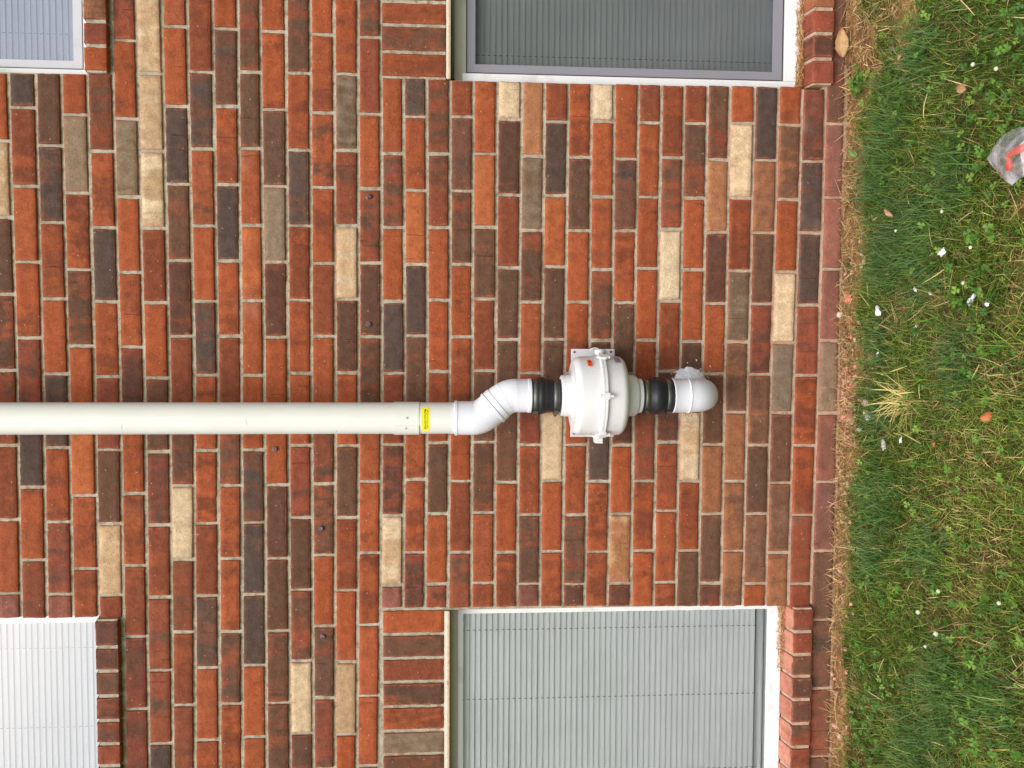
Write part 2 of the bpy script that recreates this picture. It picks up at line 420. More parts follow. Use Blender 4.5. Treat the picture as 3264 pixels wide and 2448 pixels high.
# sloped rowlock sills
def sill(name, edges, ztop, zbot, cols, front=-.016, back=.058, rise=.014, topkind=None):
    b = Bricks()
    xs = edges
    for i in range(len(xs)-1):
        x0, x1 = sorted((xs[i], xs[i+1])); x0 += .0058; x1 -= .0058
        kind = cols[i % len(cols)]
        b.add((x0, zbot), (x1, zbot), (x1, ztop), (x0, ztop), kind, y=front, depth=.10)
        # top face of the brick: a gently sloped slab
        n0 = len(b.v); A_, B_, t_ = b.A[-1], b.B[-1], b.q[-1]
        if topkind: A_, B_ = (*PALN[topkind][0], 1), (*PALN[topkind][1], 1)
        nx, ny = 4, 6
        for jv in range(ny+1):
            for iu in range(nx+1):
                u = iu/nx; v_ = jv/ny; x = x0+(x1-x0)*u; y_ = front+.0018 + (back-front)*v_
                z = ztop - .0008 + rise*v_ + .0009*mn.noise(Vector((x*40, y_*60, i)))
                b.v.append((x, y_, z)); b.A.append(A_); b.B.append(B_); b.st.append((u*(x1-x0), v_*(back-front), i*3.1)); b.q.append((x1-x0, back-front, t_[2]))
        for jv in range(ny):
            for iu in range(nx):
                a = n0+jv*(nx+1)+iu; b.f.append((a, a+1, a+nx+2, a+nx+1))
        # cheeks under the slab
        for xx in (x0, x1):
            m0 = len(b.v)
            for (yy, zz) in ((front+.003, ztop-.001), (back, ztop+rise-.001), (back, zbot), (front+.003, zbot)):
                b.v.append((xx, yy, zz)); b.A.append(A_); b.B.append(B_); b.st.append((.02, .02, i)); b.q.append((.06, .06, t_[2]))
            b.f.append((m0, m0+1, m0+2, m0+3))
    o = b.build('window_sill', HOUSE)
    # mortar between them
    bm = bmesh.new(); a, c = min(xs), max(xs)
    z0, z1 = zbot+.0035, ztop-.0045
    sec = [(front+.0055, z0), (front+.0055, z1), (back+.004, z1+rise), (back+.004, z0)]
    n = int((c-a)/.01); rows = []
    for i in range(n+1):
        x = a+(c-a)*i/n; rows.append([bm.verts.new((x, y+.0008*mn.noise(Vector((x*70, y*50, z*70))), z+.0008*mn.noise(Vector((x*70, 5, z*70))))) for y, z in sec])
    for r0, r1 in zip(rows, rows[1:]):
        for i in range(4): bm.faces.new((r0[i], r1[i], r1[(i+1) % 4], r0[(i+1) % 4]))
    bm.faces.new(rows[0]); bm.faces.new(rows[-1])
    from_bm('sill_mortar', bm, MM_, o)
    return o
def ext(lst, lim, step):
    l = list(lst)
    while (l[-1] < lim-.02 if step > 0 else l[-1] > lim+.02): l.append(l[-1]+step)
    return l
sill('LL', ext([-.812, -.8856, -.9563, -1.0238, -1.096, -1.1704, -1.243], XL0, -.0725), .1145, .054, 'RRdRRdR', topkind='s')
sill('LR', ext([.7513, .8258, .8994, .9706], XR1, .0735), .0915, .030, 'RRRbR')
sill('UR', ext([.7341, .8071, .8736], XR1, .0725), 2.170, 2.1085, 'rRbrRr')
sill('UL', ext([-.8128, -.8931, -.9637, -1.0367, -1.1087, -1.1774, -1.2426], XL0, -.072), 2.169, 2.105, 'RRdRRRd')

# ------------------------------------------------------------ lintels
def painted_rust():
    N = NT('rusty_white_paint'); g = N.geo()
    n = N.noise(g, 40, 5, .7); z = N.sep(g)[2]
    edge = N.ss(N.mm('ADD', z, N.mm('MULTIPLY', N.noise(g, 90, 4, .6), .012)), 1.1625, 1.1705, 1.0, 0.0)
    c = N.mix(N.ss(n, .60, .70), lin((222, 214, 196)), lin((120, 70, 38)))
    c = N.mix(N.mm('MULTIPLY', edge, .55), c, lin((168, 112, 48)))
    return N.p(col=c, rough=.6, nrm=N.bump(n, .4, .001))
MRU = painted_rust()
for a, b, zb_, zt_ in ((XR0+.003, XR1, 1.1548, 1.1672), (XL0, XL1-.002, 1.1552, 1.1702)):
    bm = bmesh.new(); n = int((b-a)/.008); rows = []
    for i in range(n+1):
        x = a+(b-a)*i/n; e = .0009*mn.noise(Vector((x*120, 0, 0))); e2 = .0006*mn.noise(Vector((x*90, 7, 0)))
        rows.append([bm.verts.new(p) for p in ((x, -.0015+e2, zb_+e2), (x, -.0015+e2, zt_+e), (x, .006, zt_+e), (x, .09, zb_+.008), (x, .09, zb_+.002))])
    for r0, r1 in zip(rows, rows[1:]):
        for i in range(5): bm.faces.new((r0[i], r1[i], r1[(i+1) % 5], r0[(i+1) % 5]))
    bm.faces.new(rows[0]); bm.faces.new(rows[-1])
    from_bm('steel_lintel', bm, MRU, HOUSE)
# ------------------------------------------------------------ windows
def vinyl(name, c, rough=.45, dirt=.25):
    N = NT(name); g = N.geo()
    n = N.noise(g, 14, 5, .65); s_ = N.noise(N.vm('MULTIPLY', g, (6., 6., 60.)), 3., 4, .6)
    cc = N.mix(N.mm('MULTIPLY', N.ss(n, .52, .72), dirt), lin(c), lin((150, 140, 124)))
    cc = N.mix(N.mm('MULTIPLY', N.ss(s_, .62, .70), dirt*.8), cc, lin((120, 112, 100)))
    return N.p(col=cc, rough=rough)
MWH = vinyl('white_vinyl_frame', (232, 233, 236)); MBG = vinyl('aged_beige_frame', (178, 178, 164), .5, .35)
MSF = vinyl('grey_screen_frame', (138, 138, 148), .5, .3); MSL = vinyl('pale_screen_frame', (196, 198, 206), .5, .2)
N = NT('black_gasket'); MBK = N.p(col=(.012, .012, .014), rough=.6)
def slat_mat(name, c):
    N = NT(name); g = N.geo(); n = N.noise(g, 6, 3)
    return N.p(col=N.mix(N.ss(n, .4, .7), lin(c), tuple(v*.94 for v in lin(c))), rough=.38, sub=0.0)
MSLAT = slat_mat('white_blind_slat', (250, 254, 255))
N = NT('room_dark'); MROOM = N.p(col=(.42, .41, .40), rough=.9)
def glass_mat(nm='window_glass', kk=1.5, base=0.0):
    N = NT(nm); N.n.remove(N.b)
    tr = N.n.new('ShaderNodeBsdfTransparent'); tr.inputs[0].default_value = (.98, .99, .985, 1)
    gl = N.n.new('ShaderNodeBsdfGlossy'); gl.inputs['Roughness'].default_value = .01
    fr = N.n.new('ShaderNodeFresnel'); fr.inputs[0].default_value = 1.5
    f = N.mm('ADD', N.mm('MULTIPLY', fr.outputs[0], kk), base, clamp=True)
    mx = N.n.new('ShaderNodeMixShader'); N.l.new(f, mx.inputs[0]); N.l.new(tr.outputs[0], mx.inputs[1]); N.l.new(gl.outputs[0], mx.inputs[2])
    nz = N.noise(N.geo(), 1.6, 2); bp = N.bump(nz, .25, .004); N.l.new(bp, gl.inputs['Normal'])
    N.l.new(mx.outputs[0], N.out.inputs[0]); return N.m
MGL = glass_mat(); MGC = glass_mat('coated_glass', 1.5, .34); MGD = glass_mat('bright_coated_glass', 1.5, .30)
def screen_mat(name, dens, c):
    N = NT(name); N.n.remove(N.b)
    tr = N.n.new('ShaderNodeBsdfTransparent'); df = N.n.new('ShaderNodeBsdfDiffuse'); df.inputs[0].default_value = (*lin(c), 1)
    n = N.noise(N.geo(), 3.0, 3)
    mx = N.n.new('ShaderNodeMixShader'); N.l.new(N.ss(n, .3, .7, dens-.03, dens+.03), mx.inputs[0]); N.l.new(tr.outputs[0], mx.inputs[1]); N.l.new(df.outputs[0], mx.inputs[2])
    N.l.new(mx.outputs[0], N.out.inputs[0]); return N.m
MSCR = screen_mat('dark_insect_screen', .47, (70, 77, 80)); MSC2 = screen_mat('light_insect_screen', .26, (120, 134, 172))
N = NT('blind_cord'); MCORD = N.p(col=lin((120, 124, 126)), rough=.9)

def rect_frame(x0, x1, z0, z1, wl_, wr, wb, wt, y0, y1, bev=.0012):
    """four mitred members as one mesh; x0<x1; widths left,right,bottom,top"""
    bm = bmesh.new()
    O = [(x0, z0), (x1, z0), (x1, z1), (x0, z1)]; I = [(x0+wl_, z0+wb), (x1-wr, z0+wb), (x1-wr, z1-wt), (x0+wl_, z1-wt)]
    r = []
    for pts, y in ((O, y1), (O, y0), (I, y0), (I, y1)):
        r.append([bm.verts.new((x, y, z)) for x, z in pts])
    for a, b in zip(r, r[1:]+r[:1]):
        for i in range(4):
            j = (i+1) % 4; bm.faces.new((a[i], a[j], b[j], b[i]))
    bmesh.ops.recalc_face_normals(bm, faces=bm.faces)
    ed = [e for e in bm.edges if all(abs(v.co.y-y0) < 1e-6 for v in e.verts)]
    bmesh.ops.bevel(bm, geom=ed, offset=bev, segments=2, affect='EDGES', clamp_overlap=True)
    return bm

def blind(x0, x1, z0, z1, yb, parent, cords, open_bottom=0, pitch=.0176):
    bm = bmesh.new(); z = z1-.012; k = 0
    tilt = math.radians(66)
    nseg = 5; W = .0187; nxx = 14
    while z > z0 + .012:
        rr = random.uniform(-.055, .055); tl = tilt + rr
        last = (z - z0) < .012 + pitch*open_bottom
        if last: tl = math.radians(14 + random.uniform(-4, 4))
        dz = random.uniform(-.0004, .0004)
        rows = []
        ph1 = random.uniform(0, 9)
        for i in range(nxx+1):
            x = x0+(x1-x0)*i/nxx; sag = .0005*math.sin(x*7+ph1)
            row = []
            for s_ in range(nseg+1):
                t = s_/nseg-.5
                bulge = .0022*(1-4*t*t)
                # lower edge forward (towards the room side reversed): slat leans so its lower edge is outside
                yy = yb + t*W*math.cos(tl) - bulge*math.sin(tl); zz = z + dz + sag + t*W*math.sin(tl) + bulge*math.cos(tl)*.3
                row.append(bm.verts.new((x, yy, zz)))
            rows.append(row)
        for r0, r1 in zip(rows, rows[1:]):
            for s_ in range(nseg): bm.faces.new((r0[s_], r1[s_], r1[s_+1], r0[s_+1]))
        z -= pitch; k += 1
    box(bm, x0, x1, yb-.008, yb+.012, z0-.004, z0+.009)
    box(bm, x0, x1, yb-.012, yb+.02, z1+.002, z1+.03)
    o = from_bm('blind', bm, MSLAT, parent, True)
    cobs = []
    for cx in cords:
        bm = bmesh.new(); cobs.append(bm); zz = z1
        while zz > z0:
            box(bm, cx-.0007, cx+.0007, yb-.0075, yb-.0062, zz-.0060, zz+.0035); zz -= pitch
        vs_ = None
    return o, cobs

def room(x0, x1, z0, z1, parent):
    bm = bmesh.new(); box(bm, x0-.1, x1+.1, .19, 1.4, z0-.1, z1+.1)
    # open towards the window
    for f in list(bm.faces):
        if all(abs(v.co.y-.19) < 1e-6 for v in f.verts): bm.faces.remove(f)
    return from_bm('dark_room', bm, MROOM, parent)

def window(nm, label, x0, x1, z0, z1, fw, fmat, glass, screen=None, sframe=None, smat=None, swid=.024, cords=(), yb=.118, ob=0, mull=None, gasket=True, head2=None):
    """frame outer rect x0..x1,z0..z1; fw=(l,r,b,t)"""
    F = from_bm('window', rect_frame(x0, x1, z0, z1, *fw, .050, .150), fmat, HOUSE)
    F['label'] = label
    ix0, ix1, iz0, iz1 = x0+fw[0], x1-fw[1], z0+fw[2], z1-fw[3]
    if head2:   # inner white moulding ring, a few mm back
        w2, m2 = head2
        from_bm('inner_moulding', rect_frame(ix0-.0003, ix1+.0003, iz0-.0003, iz1+.0003, w2[0], w2[1], w2[2], w2[3], .056, .140), m2, F)
        ix0 += w2[0]; ix1 -= w2[1]; iz0 += w2[2]; iz1 -= w2[3]
    if sframe is not None:
        if gasket: from_bm('black_gasket', rect_frame(ix0-.0004, ix1+.0004, iz0-.0004, iz1+.0004, .0038, .0038, .0038, .0038, .0535, .075, .0003), MBK, F)
        from_bm('screen_frame', rect_frame(ix0+.003, ix1-.003, iz0+.003, iz1-.003, swid, swid, swid+.004, swid, .0525, .066), sframe, F)
        a, b, c, d = ix0+swid, ix1-swid, iz0+swid, iz1-swid
        if screen is not None: pydata('screen_mesh', [(a, .061, c), (b, .061, c), (b, .061, d), (a, .061, d)], [(0, 1, 2, 3)], screen, F)
    pydata('pane', [(ix0, glass, iz0), (ix1, glass, iz0), (ix1, glass, iz1), (ix0, glass, iz1)], [(0, 1, 2, 3)], (MGL if z0 < 1.5 else MGC if screen is not None else MGD), F)
    bl, cb = blind(ix0-.004, ix1+.004, iz0+.012, iz1+.02, yb, F, cords, ob)
    for c_ in cb: from_bm('lift_cord', c_, MCORD, F)
    room(x0, x1, z0, z1, F)
    return F
# lower right (top of the photograph): dark screen
window('LR', 'lower right window behind a dark insect screen', .739, 1.703, .103, 1.143, (.0385, .0385, .053, .034), MBG, .085, MSCR, MSF, None, .0245, cords=(.846, 1.15, 1.46, 1.62), yb=.106,
       head2=None)
# lower left: bare glass over pale grey blinds
window('LL', 'lower left window with bare glass over pale grey blinds', -1.773, -.804, .124, 1.157, (.030, .0155, .0, .026), MBG, .078, None, None, None, cords=(-.895, -1.112, -1.35, -1.6), yb=.091, ob=1,
       head2=((.016, .0155, .040, .0175), MWH))
# upper right: light screen
window('UR', 'upper right window behind a light screen', .727, 1.703, 2.176, 3.12, (.032, .032, .022, .034), MWH, .085, MSC2, MSL, None, .022, cords=(.871, 1.15, 1.46, 1.62), yb=.100)
# upper left: bright
window('UL', 'upper left window with bright white closed blinds', -1.773, -.800, 2.160, 3.12, (.04, .0405, .018, .04), MWH, .070, None, None, None, cords=(-.925, -1.165, -1.4, -1.62), yb=.086)
# white paint of the lower right frame: side and bottom members are white, cover strips 2 mm proud
bm = bmesh.new()
box(bm, .740, .7765, .0478, .0505, .104, 1.120); box(bm, .7775, 1.66, .0478, .0505, .104, .155)
bevel(bm, .0008); HWIN = [o for o in HOUSE.children if o.name.startswith('window') and 'dark insect' in o.get('label', '')][0]
from_bm('white_trim', bm, MWH, HWIN)

# bolts left in the brickwork
N = NT('dull_bolt'); g = N.geo(); MBOLT = N.p(col=N.mix(N.ss(N.noise(g, 200, 3), .4, .6), lin((128, 100, 102)), lin((84, 62, 62))), rough=.45, metal=.4)
for (x, z) in ((.4046, 1.3879), (.0392, 1.390), (-.323, 1.6592), (-.557, 1.5287), (-.8777, 1.5251)):
    bm = bmesh.new()
    a0 = random.uniform(0, 1)
    for r, y0, y1, n in ((.0072, -.0065, -.0005, 6), (.0088, -.0012, .002, 20)):
        rings = [[bm.verts.new((x+r*k*math.cos(a0+2*math.pi*i/n), y, z+r*k*math.sin(a0+2*math.pi*i/n))) for i in range(n)] for k, y in ((1, y1), (1, y0+.001), (.82, y0))]
        for A_, B_ in zip(rings, rings[1:]):
            for i in range(n): bm.faces.new((A_[i], A_[(i+1) % n], B_[(i+1) % n], B_[i]))
        bm.faces.new(rings[-1])
    o = from_bm('bolt', bm, MBOLT, HOUSE)
# ------------------------------------------------------------ radon vent: pipe, fan and fittings (one rigid assembly)
VENT = thing('radon_vent', 'white vent pipe with bulbous round fan, black rubber couplings and wall elbow', 'vent pipe', loc=(-.159, -.145, 0))
VM = Matrix.Translation((.159, .145, 0))
def vobj(name, bm, mat, parent=None, smooth=True):
    o = from_bm(name, bm, mat, None, smooth)
    me = o.data; me.transform(VM) if parent is None or True else None
    o.parent = parent or VENT
    return o
def autosmooth(o, ang=40):
    me = o.data
    bm = bmesh.new(); bm.from_mesh(me)
    for e in bm.edges:
        if len(e.link_faces) == 2 and e.calc_face_angle(0) > math.radians(ang): e.smooth = False
    bm.to_mesh(me); bm.free()
def plastic(name, c, rough=.32, mott=.04, sub=0.0):
    N = NT(name); g = N.geo(); n = N.noise(g, 9, 4, .6)
    cc = N.mix(N.ss(n, .35, .7), lin(c), tuple(v*(1-mott) for v in lin(c)))
    s_ = N.noise(N.vm('MULTIPLY', g, (60., 60., 4.)), 1.0, 4, .7)
    cc = N.mix(N.mm('MULTIPLY', N.ss(s_, .66, .72), .10), cc, lin((150, 148, 142)))
    return N.p(col=cc, rough=N.ss(n, .3, .7, rough-.05, rough+.08), sub=sub)
MPIPE = plastic('cream_white_pipe', (228, 229, 222), .34); MPVC = plastic('white_pvc', (232, 234, 243), .3)
MFAN = plastic('milky_fan_plastic', (224, 224, 224), .28, .05)
MFAN2 = MFAN
N = NT('black_rubber'); g = N.geo(); MRUB = N.p(col=(.016, .016, .02), rough=.42, nrm=N.bump(N.noise(g, 120, 3), .1, .001))
N = NT('steel_band'); g = N.geo(); MST = N.p(col=(.26, .26, .25), rough=.34, metal=1.0, nrm=N.bump(N.noise(N.vm('MULTIPLY', g, (1., 1., 40.)), 30, 2), .08, .001))
N = NT('screw_steel'); MSCW = N.p(col=(.5, .52, .55), rough=.3, metal=1.0)
PX, PY, FX = -.2213, -.145, -.159
PR = .0433

def ring_prof(pts, cx, name, mat, n=64, parent=None):
    bm = bmesh.new(); lathe(bm, pts, cx, PY, n); o = vobj(name, bm, mat, parent); autosmooth(o, 35); return o
# long pipe
ring_prof([(PR, 1.112), (PR, 4.3)], PX, 'pipe', MPIPE)
# sleeve: a wrapped strip with an overlap
def sleeve():
    bm = bmesh.new(); z0, z1 = 1.2383, 1.3078; n = 90
    # wraps from the seam (left of centre, angle measured from +X towards -Y)
    seam = math.radians(-113)
    rows = []
    for i in range(n+1):
        t = i/n; a = seam - math.radians(12) + t*(2*math.pi+math.radians(12))
        r = PR + .0012 + .0016*t
        lo = z0 - (.0035 if t > .965 - .30 and t > .7 else 0)
        rows.append([bm.verts.new((PX+rr*math.cos(a), PY+rr*math.sin(a), z)) for rr, z in ((r-.0008, z0), (r, z0), (r, z1), (r-.0008, z1))])
    for r0, r1 in zip(rows, rows[1:]):
        for i in range(4): bm.faces.new((r0[i], r1[i], r1[(i+1) % 4], r0[(i+1) % 4]))
    bm.faces.new(rows[0]); bm.faces.new(rows[-1])
    o = vobj('sleeve', bm, MPIPE); autosmooth(o, 35)
    for ox, z in ((.0045, 1.2706), (-.0245, 1.2730)):
        b = bmesh.new(); y = PY - math.sqrt((PR+.0025)**2-ox*ox); nx = ox/(PR+.0025); ny = -math.sqrt(1-nx*nx)
        mtx = Matrix.Translation((PX+ox, y, z)) @ Vector((nx, ny, 0)).to_track_quat('Z', 'Y').to_matrix().to_4x4()
        bmesh.ops.create_cone(b, cap_ends=True, segments=16, radius1=.0030, radius2=.0019, depth=.0022, matrix=mtx @ Matrix.Translation((0, 0, .0008)))
        vobj('screw', b, MSCW, o, False)
sleeve()
# scratches on the pipe
for z, t0, L_, s_ in ((2.02, -.012, .016, .3), (1.70, .004, .02, -.35), (1.46, -.03, .007, .2)):
    bm = bmesh.new(); rows = []
    for i in range(9):
        f = i/8; ox = t0 - L_*f; a = -math.pi/2 + math.asin((ox)/PR) if False else None
        y = PY - math.sqrt((PR+.0002)**2-ox*ox); zz = z + s_*L_*f + .001*math.sin(f*3)
        w_ = .0005*math.sin(math.pi*(f*.9+.05))
        rows.append([bm.verts.new((PX+ox, y, zz-w_)), bm.verts.new((PX+ox, y, zz+w_))])
    for a, b in zip(rows, rows[1:]): bm.faces.new((a[0], a[1], b[1], b[0]))
    Nn = NT('scratch_grey'); vobj('scratch', bm, Nn.p(col=lin((150, 148, 146)), rough=.7))
# offset of two elbows with hubs and beads
def offset():
    bm = bmesh.new()
    zt, zb = 1.092, .973           # top and bottom of the bent part
    A_ = Vector((PX, PY, zt)); D_ = Vector((FX, PY, zb))
    path = [Vector((PX, PY, 1.100))]
    def bez(p0, p1, p2, p3, n):
        return [(1-t)**3*p0+3*(1-t)**2*t*p1+3*(1-t)*t*t*p2+t**3*p3 for t in [i/n for i in range(n+1)]]
    path += bez(A_, A_+Vector((0, 0, -.047)), D_+Vector((0, 0, .047)), D_, 110)
    path += [Vector((FX, PY, .970))]
    n = len(path); rad = []
    for i, p in enumerate(path):
        f = i/(n-1); r = .0468
        d = abs(f-.47)
        if d < .028: r = .0502
        elif .028 <= d < .038: r = .0460
        if .508 < f < .61: r = .0488
        if .61 <= f < .622: r = .0460
        if .76 < f < .775: r = .0476
        rad.append(r)
    sweep(bm, path, rad, 56)
    o = vobj('offset_elbow', bm, MPVC); autosmooth(o, 30)
    # hubs
    ring_prof([(.040, 1.142), (.0478, 1.142), (.0484, 1.1412), (.0484, 1.134), (.0470, 1.1328), (.0466, 1.100), (.0468, 1.0965), (.045, 1.0955)], PX, 'hub', MPVC, parent=o)
    ring_prof([(.045, .9745), (.0470, .9740), (.0466, .972), (.0464, .940), (.0478, .9385), (.0480, .9312), (.0472, .9300), (.040, .9300)], FX, 'hub', MPVC, parent=o)
offset()
def clamp(z0, z1, r, parent, scr=True, side=-1):
    bm = bmesh.new(); zc = (z0+z1)/2
    lathe(bm, [(r-.002, z0), (r, z0), (r+.0004, z0+.001), (r+.0004, z1-.001), (r, z1), (r-.002, z1)], FX, PY, 64)
    # worm screw housing on the left side
    a = math.radians(200)
    mt = Matrix.Translation((FX+(r+.0045)*math.cos(a), PY+(r+.0045)*math.sin(a), zc)) @ Matrix.Rotation(a, 4, 'Z')
    bmesh.ops.create_cube(bm, size=1, matrix=mt @ Matrix.Diagonal((.008, .020, z1-z0, 1)))
    bmesh.ops.create_cone(bm, cap_ends=True, segments=12, radius1=.0042, radius2=.0042, depth=.012, matrix=mt @ Matrix.Translation((.001, -.016, 0)) @ Matrix.Rotation(math.pi/2, 4, 'X'))
    o = vobj('clamp_band', bm, MST, parent); autosmooth(o, 30)
cp = ring_prof([(.040, .9302), (.0462, .9302), (.0470, .929), (.0470, .9255), (.0455, .925), (.0455, .9115), (.0505, .9108), (.0522, .907), (.0520, .898), (.0472, .8895), (.0462, .888), (.0462, .870), (.0448, .869), (.0448, .8545), (.0462, .8535), (.0462, .8478), (.040, .8478)], FX, 'rubber_coupling', MRUB)
clamp(.9125, .9245, .0468, cp); clamp(.8550, .8685, .0452, cp)
cp = ring_prof([(.040, .6245), (.0462, .6245), (.0466, .623), (.0466, .6150), (.0446, .6145), (.0446, .6015), (.0462, .601), (.0470, .597), (.0515, .588), (.0530, .584), (.0530, .5705), (.0520, .568), (.0478, .5535), (.0460, .553), (.0460, .5405), (.0476, .540), (.0476, .5335), (.040, .5335)], FX, 'rubber_coupling', MRUB)
clamp(.6025, .6140, .0452, cp); clamp(.5410, .5525, .0464, cp)

# fan housing: upper and lower shells, flange with bolt lugs
R1 = .1125
up = [(.040, .848), (.0520, .8485), (.0565, .846), (.0578, .840), (.0580, .8235), (.0590, .8195), (.0640, .8175)]
up += [(.0900, .8165)] + [(R1-.020+.020*math.sin(a)-.0035, .7960+.0200*math.cos(a)) for a in [math.radians(d) for d in range(0, 91, 9)]]
up += [(R1-.002, .765), (R1, .742)]
ring_prof(up, FX, 'upper_shell', MFAN, 96)
lo = [(R1, .7330), (R1-.001, .712), (R1-.0025, .692)]
lo += [(R1-.0245+.022*math.cos(a), .692-.0215*math.sin(a)) for a in [math.radians(d) for d in range(9, 91, 9)]]
lo += [(.0640, .6690), (.0590, .667), (.0578, .662), (.0578, .647), (.0560, .638), (.0515, .6325), (.0480, .6310), (.0480, .6215), (.040, .6215)]
ring_prof(lo, FX, 'lower_shell', MFAN2, 96)
def flange():
    bm = bmesh.new()
    lathe(bm, [(R1-.003, .7470), (.1190, .7465), (.1205, .7455), (.1205, .7408), (.1192, .7400), (.1192, .7385), (.1205, .7377), (.1205, .7335), (.119, .7325), (R1-.003, .7310)], FX, PY, 96)
    for d in (30, 90, 150, 210, 270, 330):
        a = math.radians(d+3); c, s_ = math.cos(a), math.sin(a)
        mt = Matrix.Translation((FX+.1200*c, PY+.1200*s_, .739)) @ Matrix.Rotation(a, 4, 'Z')
        bmesh.ops.create_cube(bm, size=1, matrix=mt @ Matrix.Diagonal((.013, .017, .018, 1)))
        bmesh.ops.create_cone(bm, cap_ends=True, segments=16, radius1=.0044, radius2=.0044, depth=.036, matrix=mt @ Matrix.Translation((.002, 0, -.001)))
    o = vobj('flange', bm, MFAN); autosmooth(o, 30)
flange()
# mounting plate and bracket on the wall side
MPLT = plastic('white_plate', (206, 206, 214), .4)
bm = bmesh.new(); box(bm, -.2863, -.0296, -.0375, -.0345, .6760, .8038); bevel(bm, .0008)
pl = vobj('mounting_plate', bm, MPLT, None, False)
for x, z in ((-.039, .794), (-.038, .687), (-.277, .793), (-.277, .687)):
    b = bmesh.new(); bmesh.ops.create_cone(b, cap_ends=True, segments=16, radius1=.0032, radius2=.0028, depth=.002, matrix=Matrix.Translation((x, -.0384, z)) @ Matrix.Rotation(math.pi/2, 4, 'X'))
    Ns = NT('dark_screw'); vobj('screw', b, Ns.p(col=(.05, .05, .06), rough=.5), pl, False)
bm = bmesh.new()   # stand-off legs between plate and wall, and plate to flange
bm.free()
for a_ in ((-.262, -.238, -.0346, .003, .70, .78), (-.078, -.054, -.0346, .003, .70, .78), (-.185, -.133, -.055, -.0374, .728, .750)):
    bm = bmesh.new(); box(bm, *a_); vobj('standoff', bm, MPLT, None, False)
bm = bmesh.new()   # left side bracket: sloped web and clip
yb0, yb1 = -.150, -.128
for poly, ya, yc in (([(-.262, .781), (-.270, .778), (-.274, .757), (-.279, .752), (-.282, .740), (-.282, .732), (-.262, .732)], yb0, yb1),
                     ([(-.276, .7515), (-.2915, .7500), (-.2925, .7290), (-.2760, .7290)], yb0-.004, yb1+.004)):
    f = [bm.verts.new((x, ya, z)) for x, z in poly]; k = [bm.verts.new((x, yc, z)) for x, z in poly]
    bm.faces.new(f); bm.faces.new(k[::-1])
    for i in range(len(poly)): bm.faces.new((f[i], f[(i+1) % len(poly)], k[(i+1) % len(poly)], k[i]))
vobj('side_bracket', bm, MFAN, None, False)
bm = bmesh.new()   # small loop and clip on the right side
pts = [(-.0345+.0085*math.sin(t), -.125, .7445+.013*math.cos(t)+.004) for t in [math.pi*i/12 for i in range(13)]]
sweep(bm, pts, [.0016]*13, 8, True); box(bm, -.044, -.030, -.152, -.132, .722, .752)
box(bm, -.041, -.035, -.150, -.134, .716, .723)
vobj('cable_loop', bm, MFAN)

# stickers: curved patches on the housing / pipe
def patch(name, R, cx, z0, z1, x0, x1, mat, parent, eps=.0004, R2=None):
    bm = bmesh.new(); n = 24; rows = []
    for i in range(n+1):
        ox = x0+(x1-x0)*i/n - cx; rows.append([bm.verts.new((cx+ox, PY-math.sqrt((r+eps)**2-ox*ox), z)) for r, z in ((R2 or R, z0), (R, z1))])
    for a, b in zip(rows, rows[1:]): bm.faces.new((a[0], b[0], b[1], a[1]))
    return vobj(name, bm, mat, parent)
def curved_text(body, R, cx, xc, zc, width, height, mat, parent, eps=.0008, name='lettering', arc=True, bold=.0):
    cu = bpy.data.curves.new(name, 'FONT'); cu.body = body; cu.size = 1; cu.align_x = 'CENTER'; cu.align_y = 'CENTER'; cu.offset = bold
    t = bpy.data.objects.new('t', cu); COL.objects.link(t)
    dg = bpy.context.evaluated_depsgraph_get(); me = bpy.data.meshes.new_from_object(t.evaluated_get(dg)); bpy.data.objects.remove(t)
    bm = bmesh.new(); bm.from_mesh(me)
    xs = [v.co.x for v in bm.verts]; ys = [v.co.y for v in bm.verts]; mx, my = (max(xs)+min(xs))/2, (max(ys)+min(ys))/2; sx = width/(max(xs)-min(xs)); sy = height/(max(ys)-min(ys))
    bmesh.ops.triangulate(bm, faces=bm.faces)
    for v in bm.verts:
        s_ = (v.co.x-mx)*sx; z = zc+(v.co.y-my)*sy
        a0 = math.asin((xc-cx)/R); a = a0 + s_/R
        v.co = Vector((cx+(R+eps)*math.sin(a), PY-(R+eps)*math.cos(a), z))
    bpy.data.meshes.remove(me)
    return vobj(name, bm, mat, parent, False)
N = NT('yellow_label'); MYEL = N.p(col=lin((250, 236, 20)), rough=.4)
N = NT('label_ink'); MINK = N.p(col=(.02, .018, .01), rough=.6)
lb = patch('warning_label', PR, PX, 1.2090, 1.2315, PX-.0315, PX+.0305, MYEL, None)
curved_text('RADON REDUCTION SYSTEM', PR, PX, PX, 1.2209, .0560, .0058, MINK, lb, bold=.012)
curved_text('COMPONENT OF RADON SYSTEM. DO NOT TAMPER', PR, PX, PX, 1.2145, .0500, .0030, MINK, lb, bold=.01)
curved_text('radonsystem', PR, PX, PX-.001, 1.2280, .0230, .0017, MINK, lb)
N = NT('orange_sticker'); MORG = N.p(col=lin((244, 92, 32)), rough=.45)
# the orange sticker sits on the shoulder, right of centre
sx0, sx1 = FX+.0845, FX+.1010
st = patch('orange_sticker', R1-.0010, FX, .7705, .7825, sx0, sx1, MORG, None, eps=.0012, R2=R1)
curved_text('P 1001', R1, FX, FX+.0928, .7765, .0200, .0042, MINK, st, eps=.0018, bold=.02)
N = NT('grey_sticker'); MGRY = N.p(col=lin((150, 142, 156)), rough=.5)
g2 = patch('grey_sticker', R1, FX, .688, .706, FX+.094, FX+.1085, MGRY, None, eps=.0006, R2=R1-.003)
curved_text('FAN', R1, FX, FX+.1005, .6965, .013, .006, MINK, g2, eps=.0018)
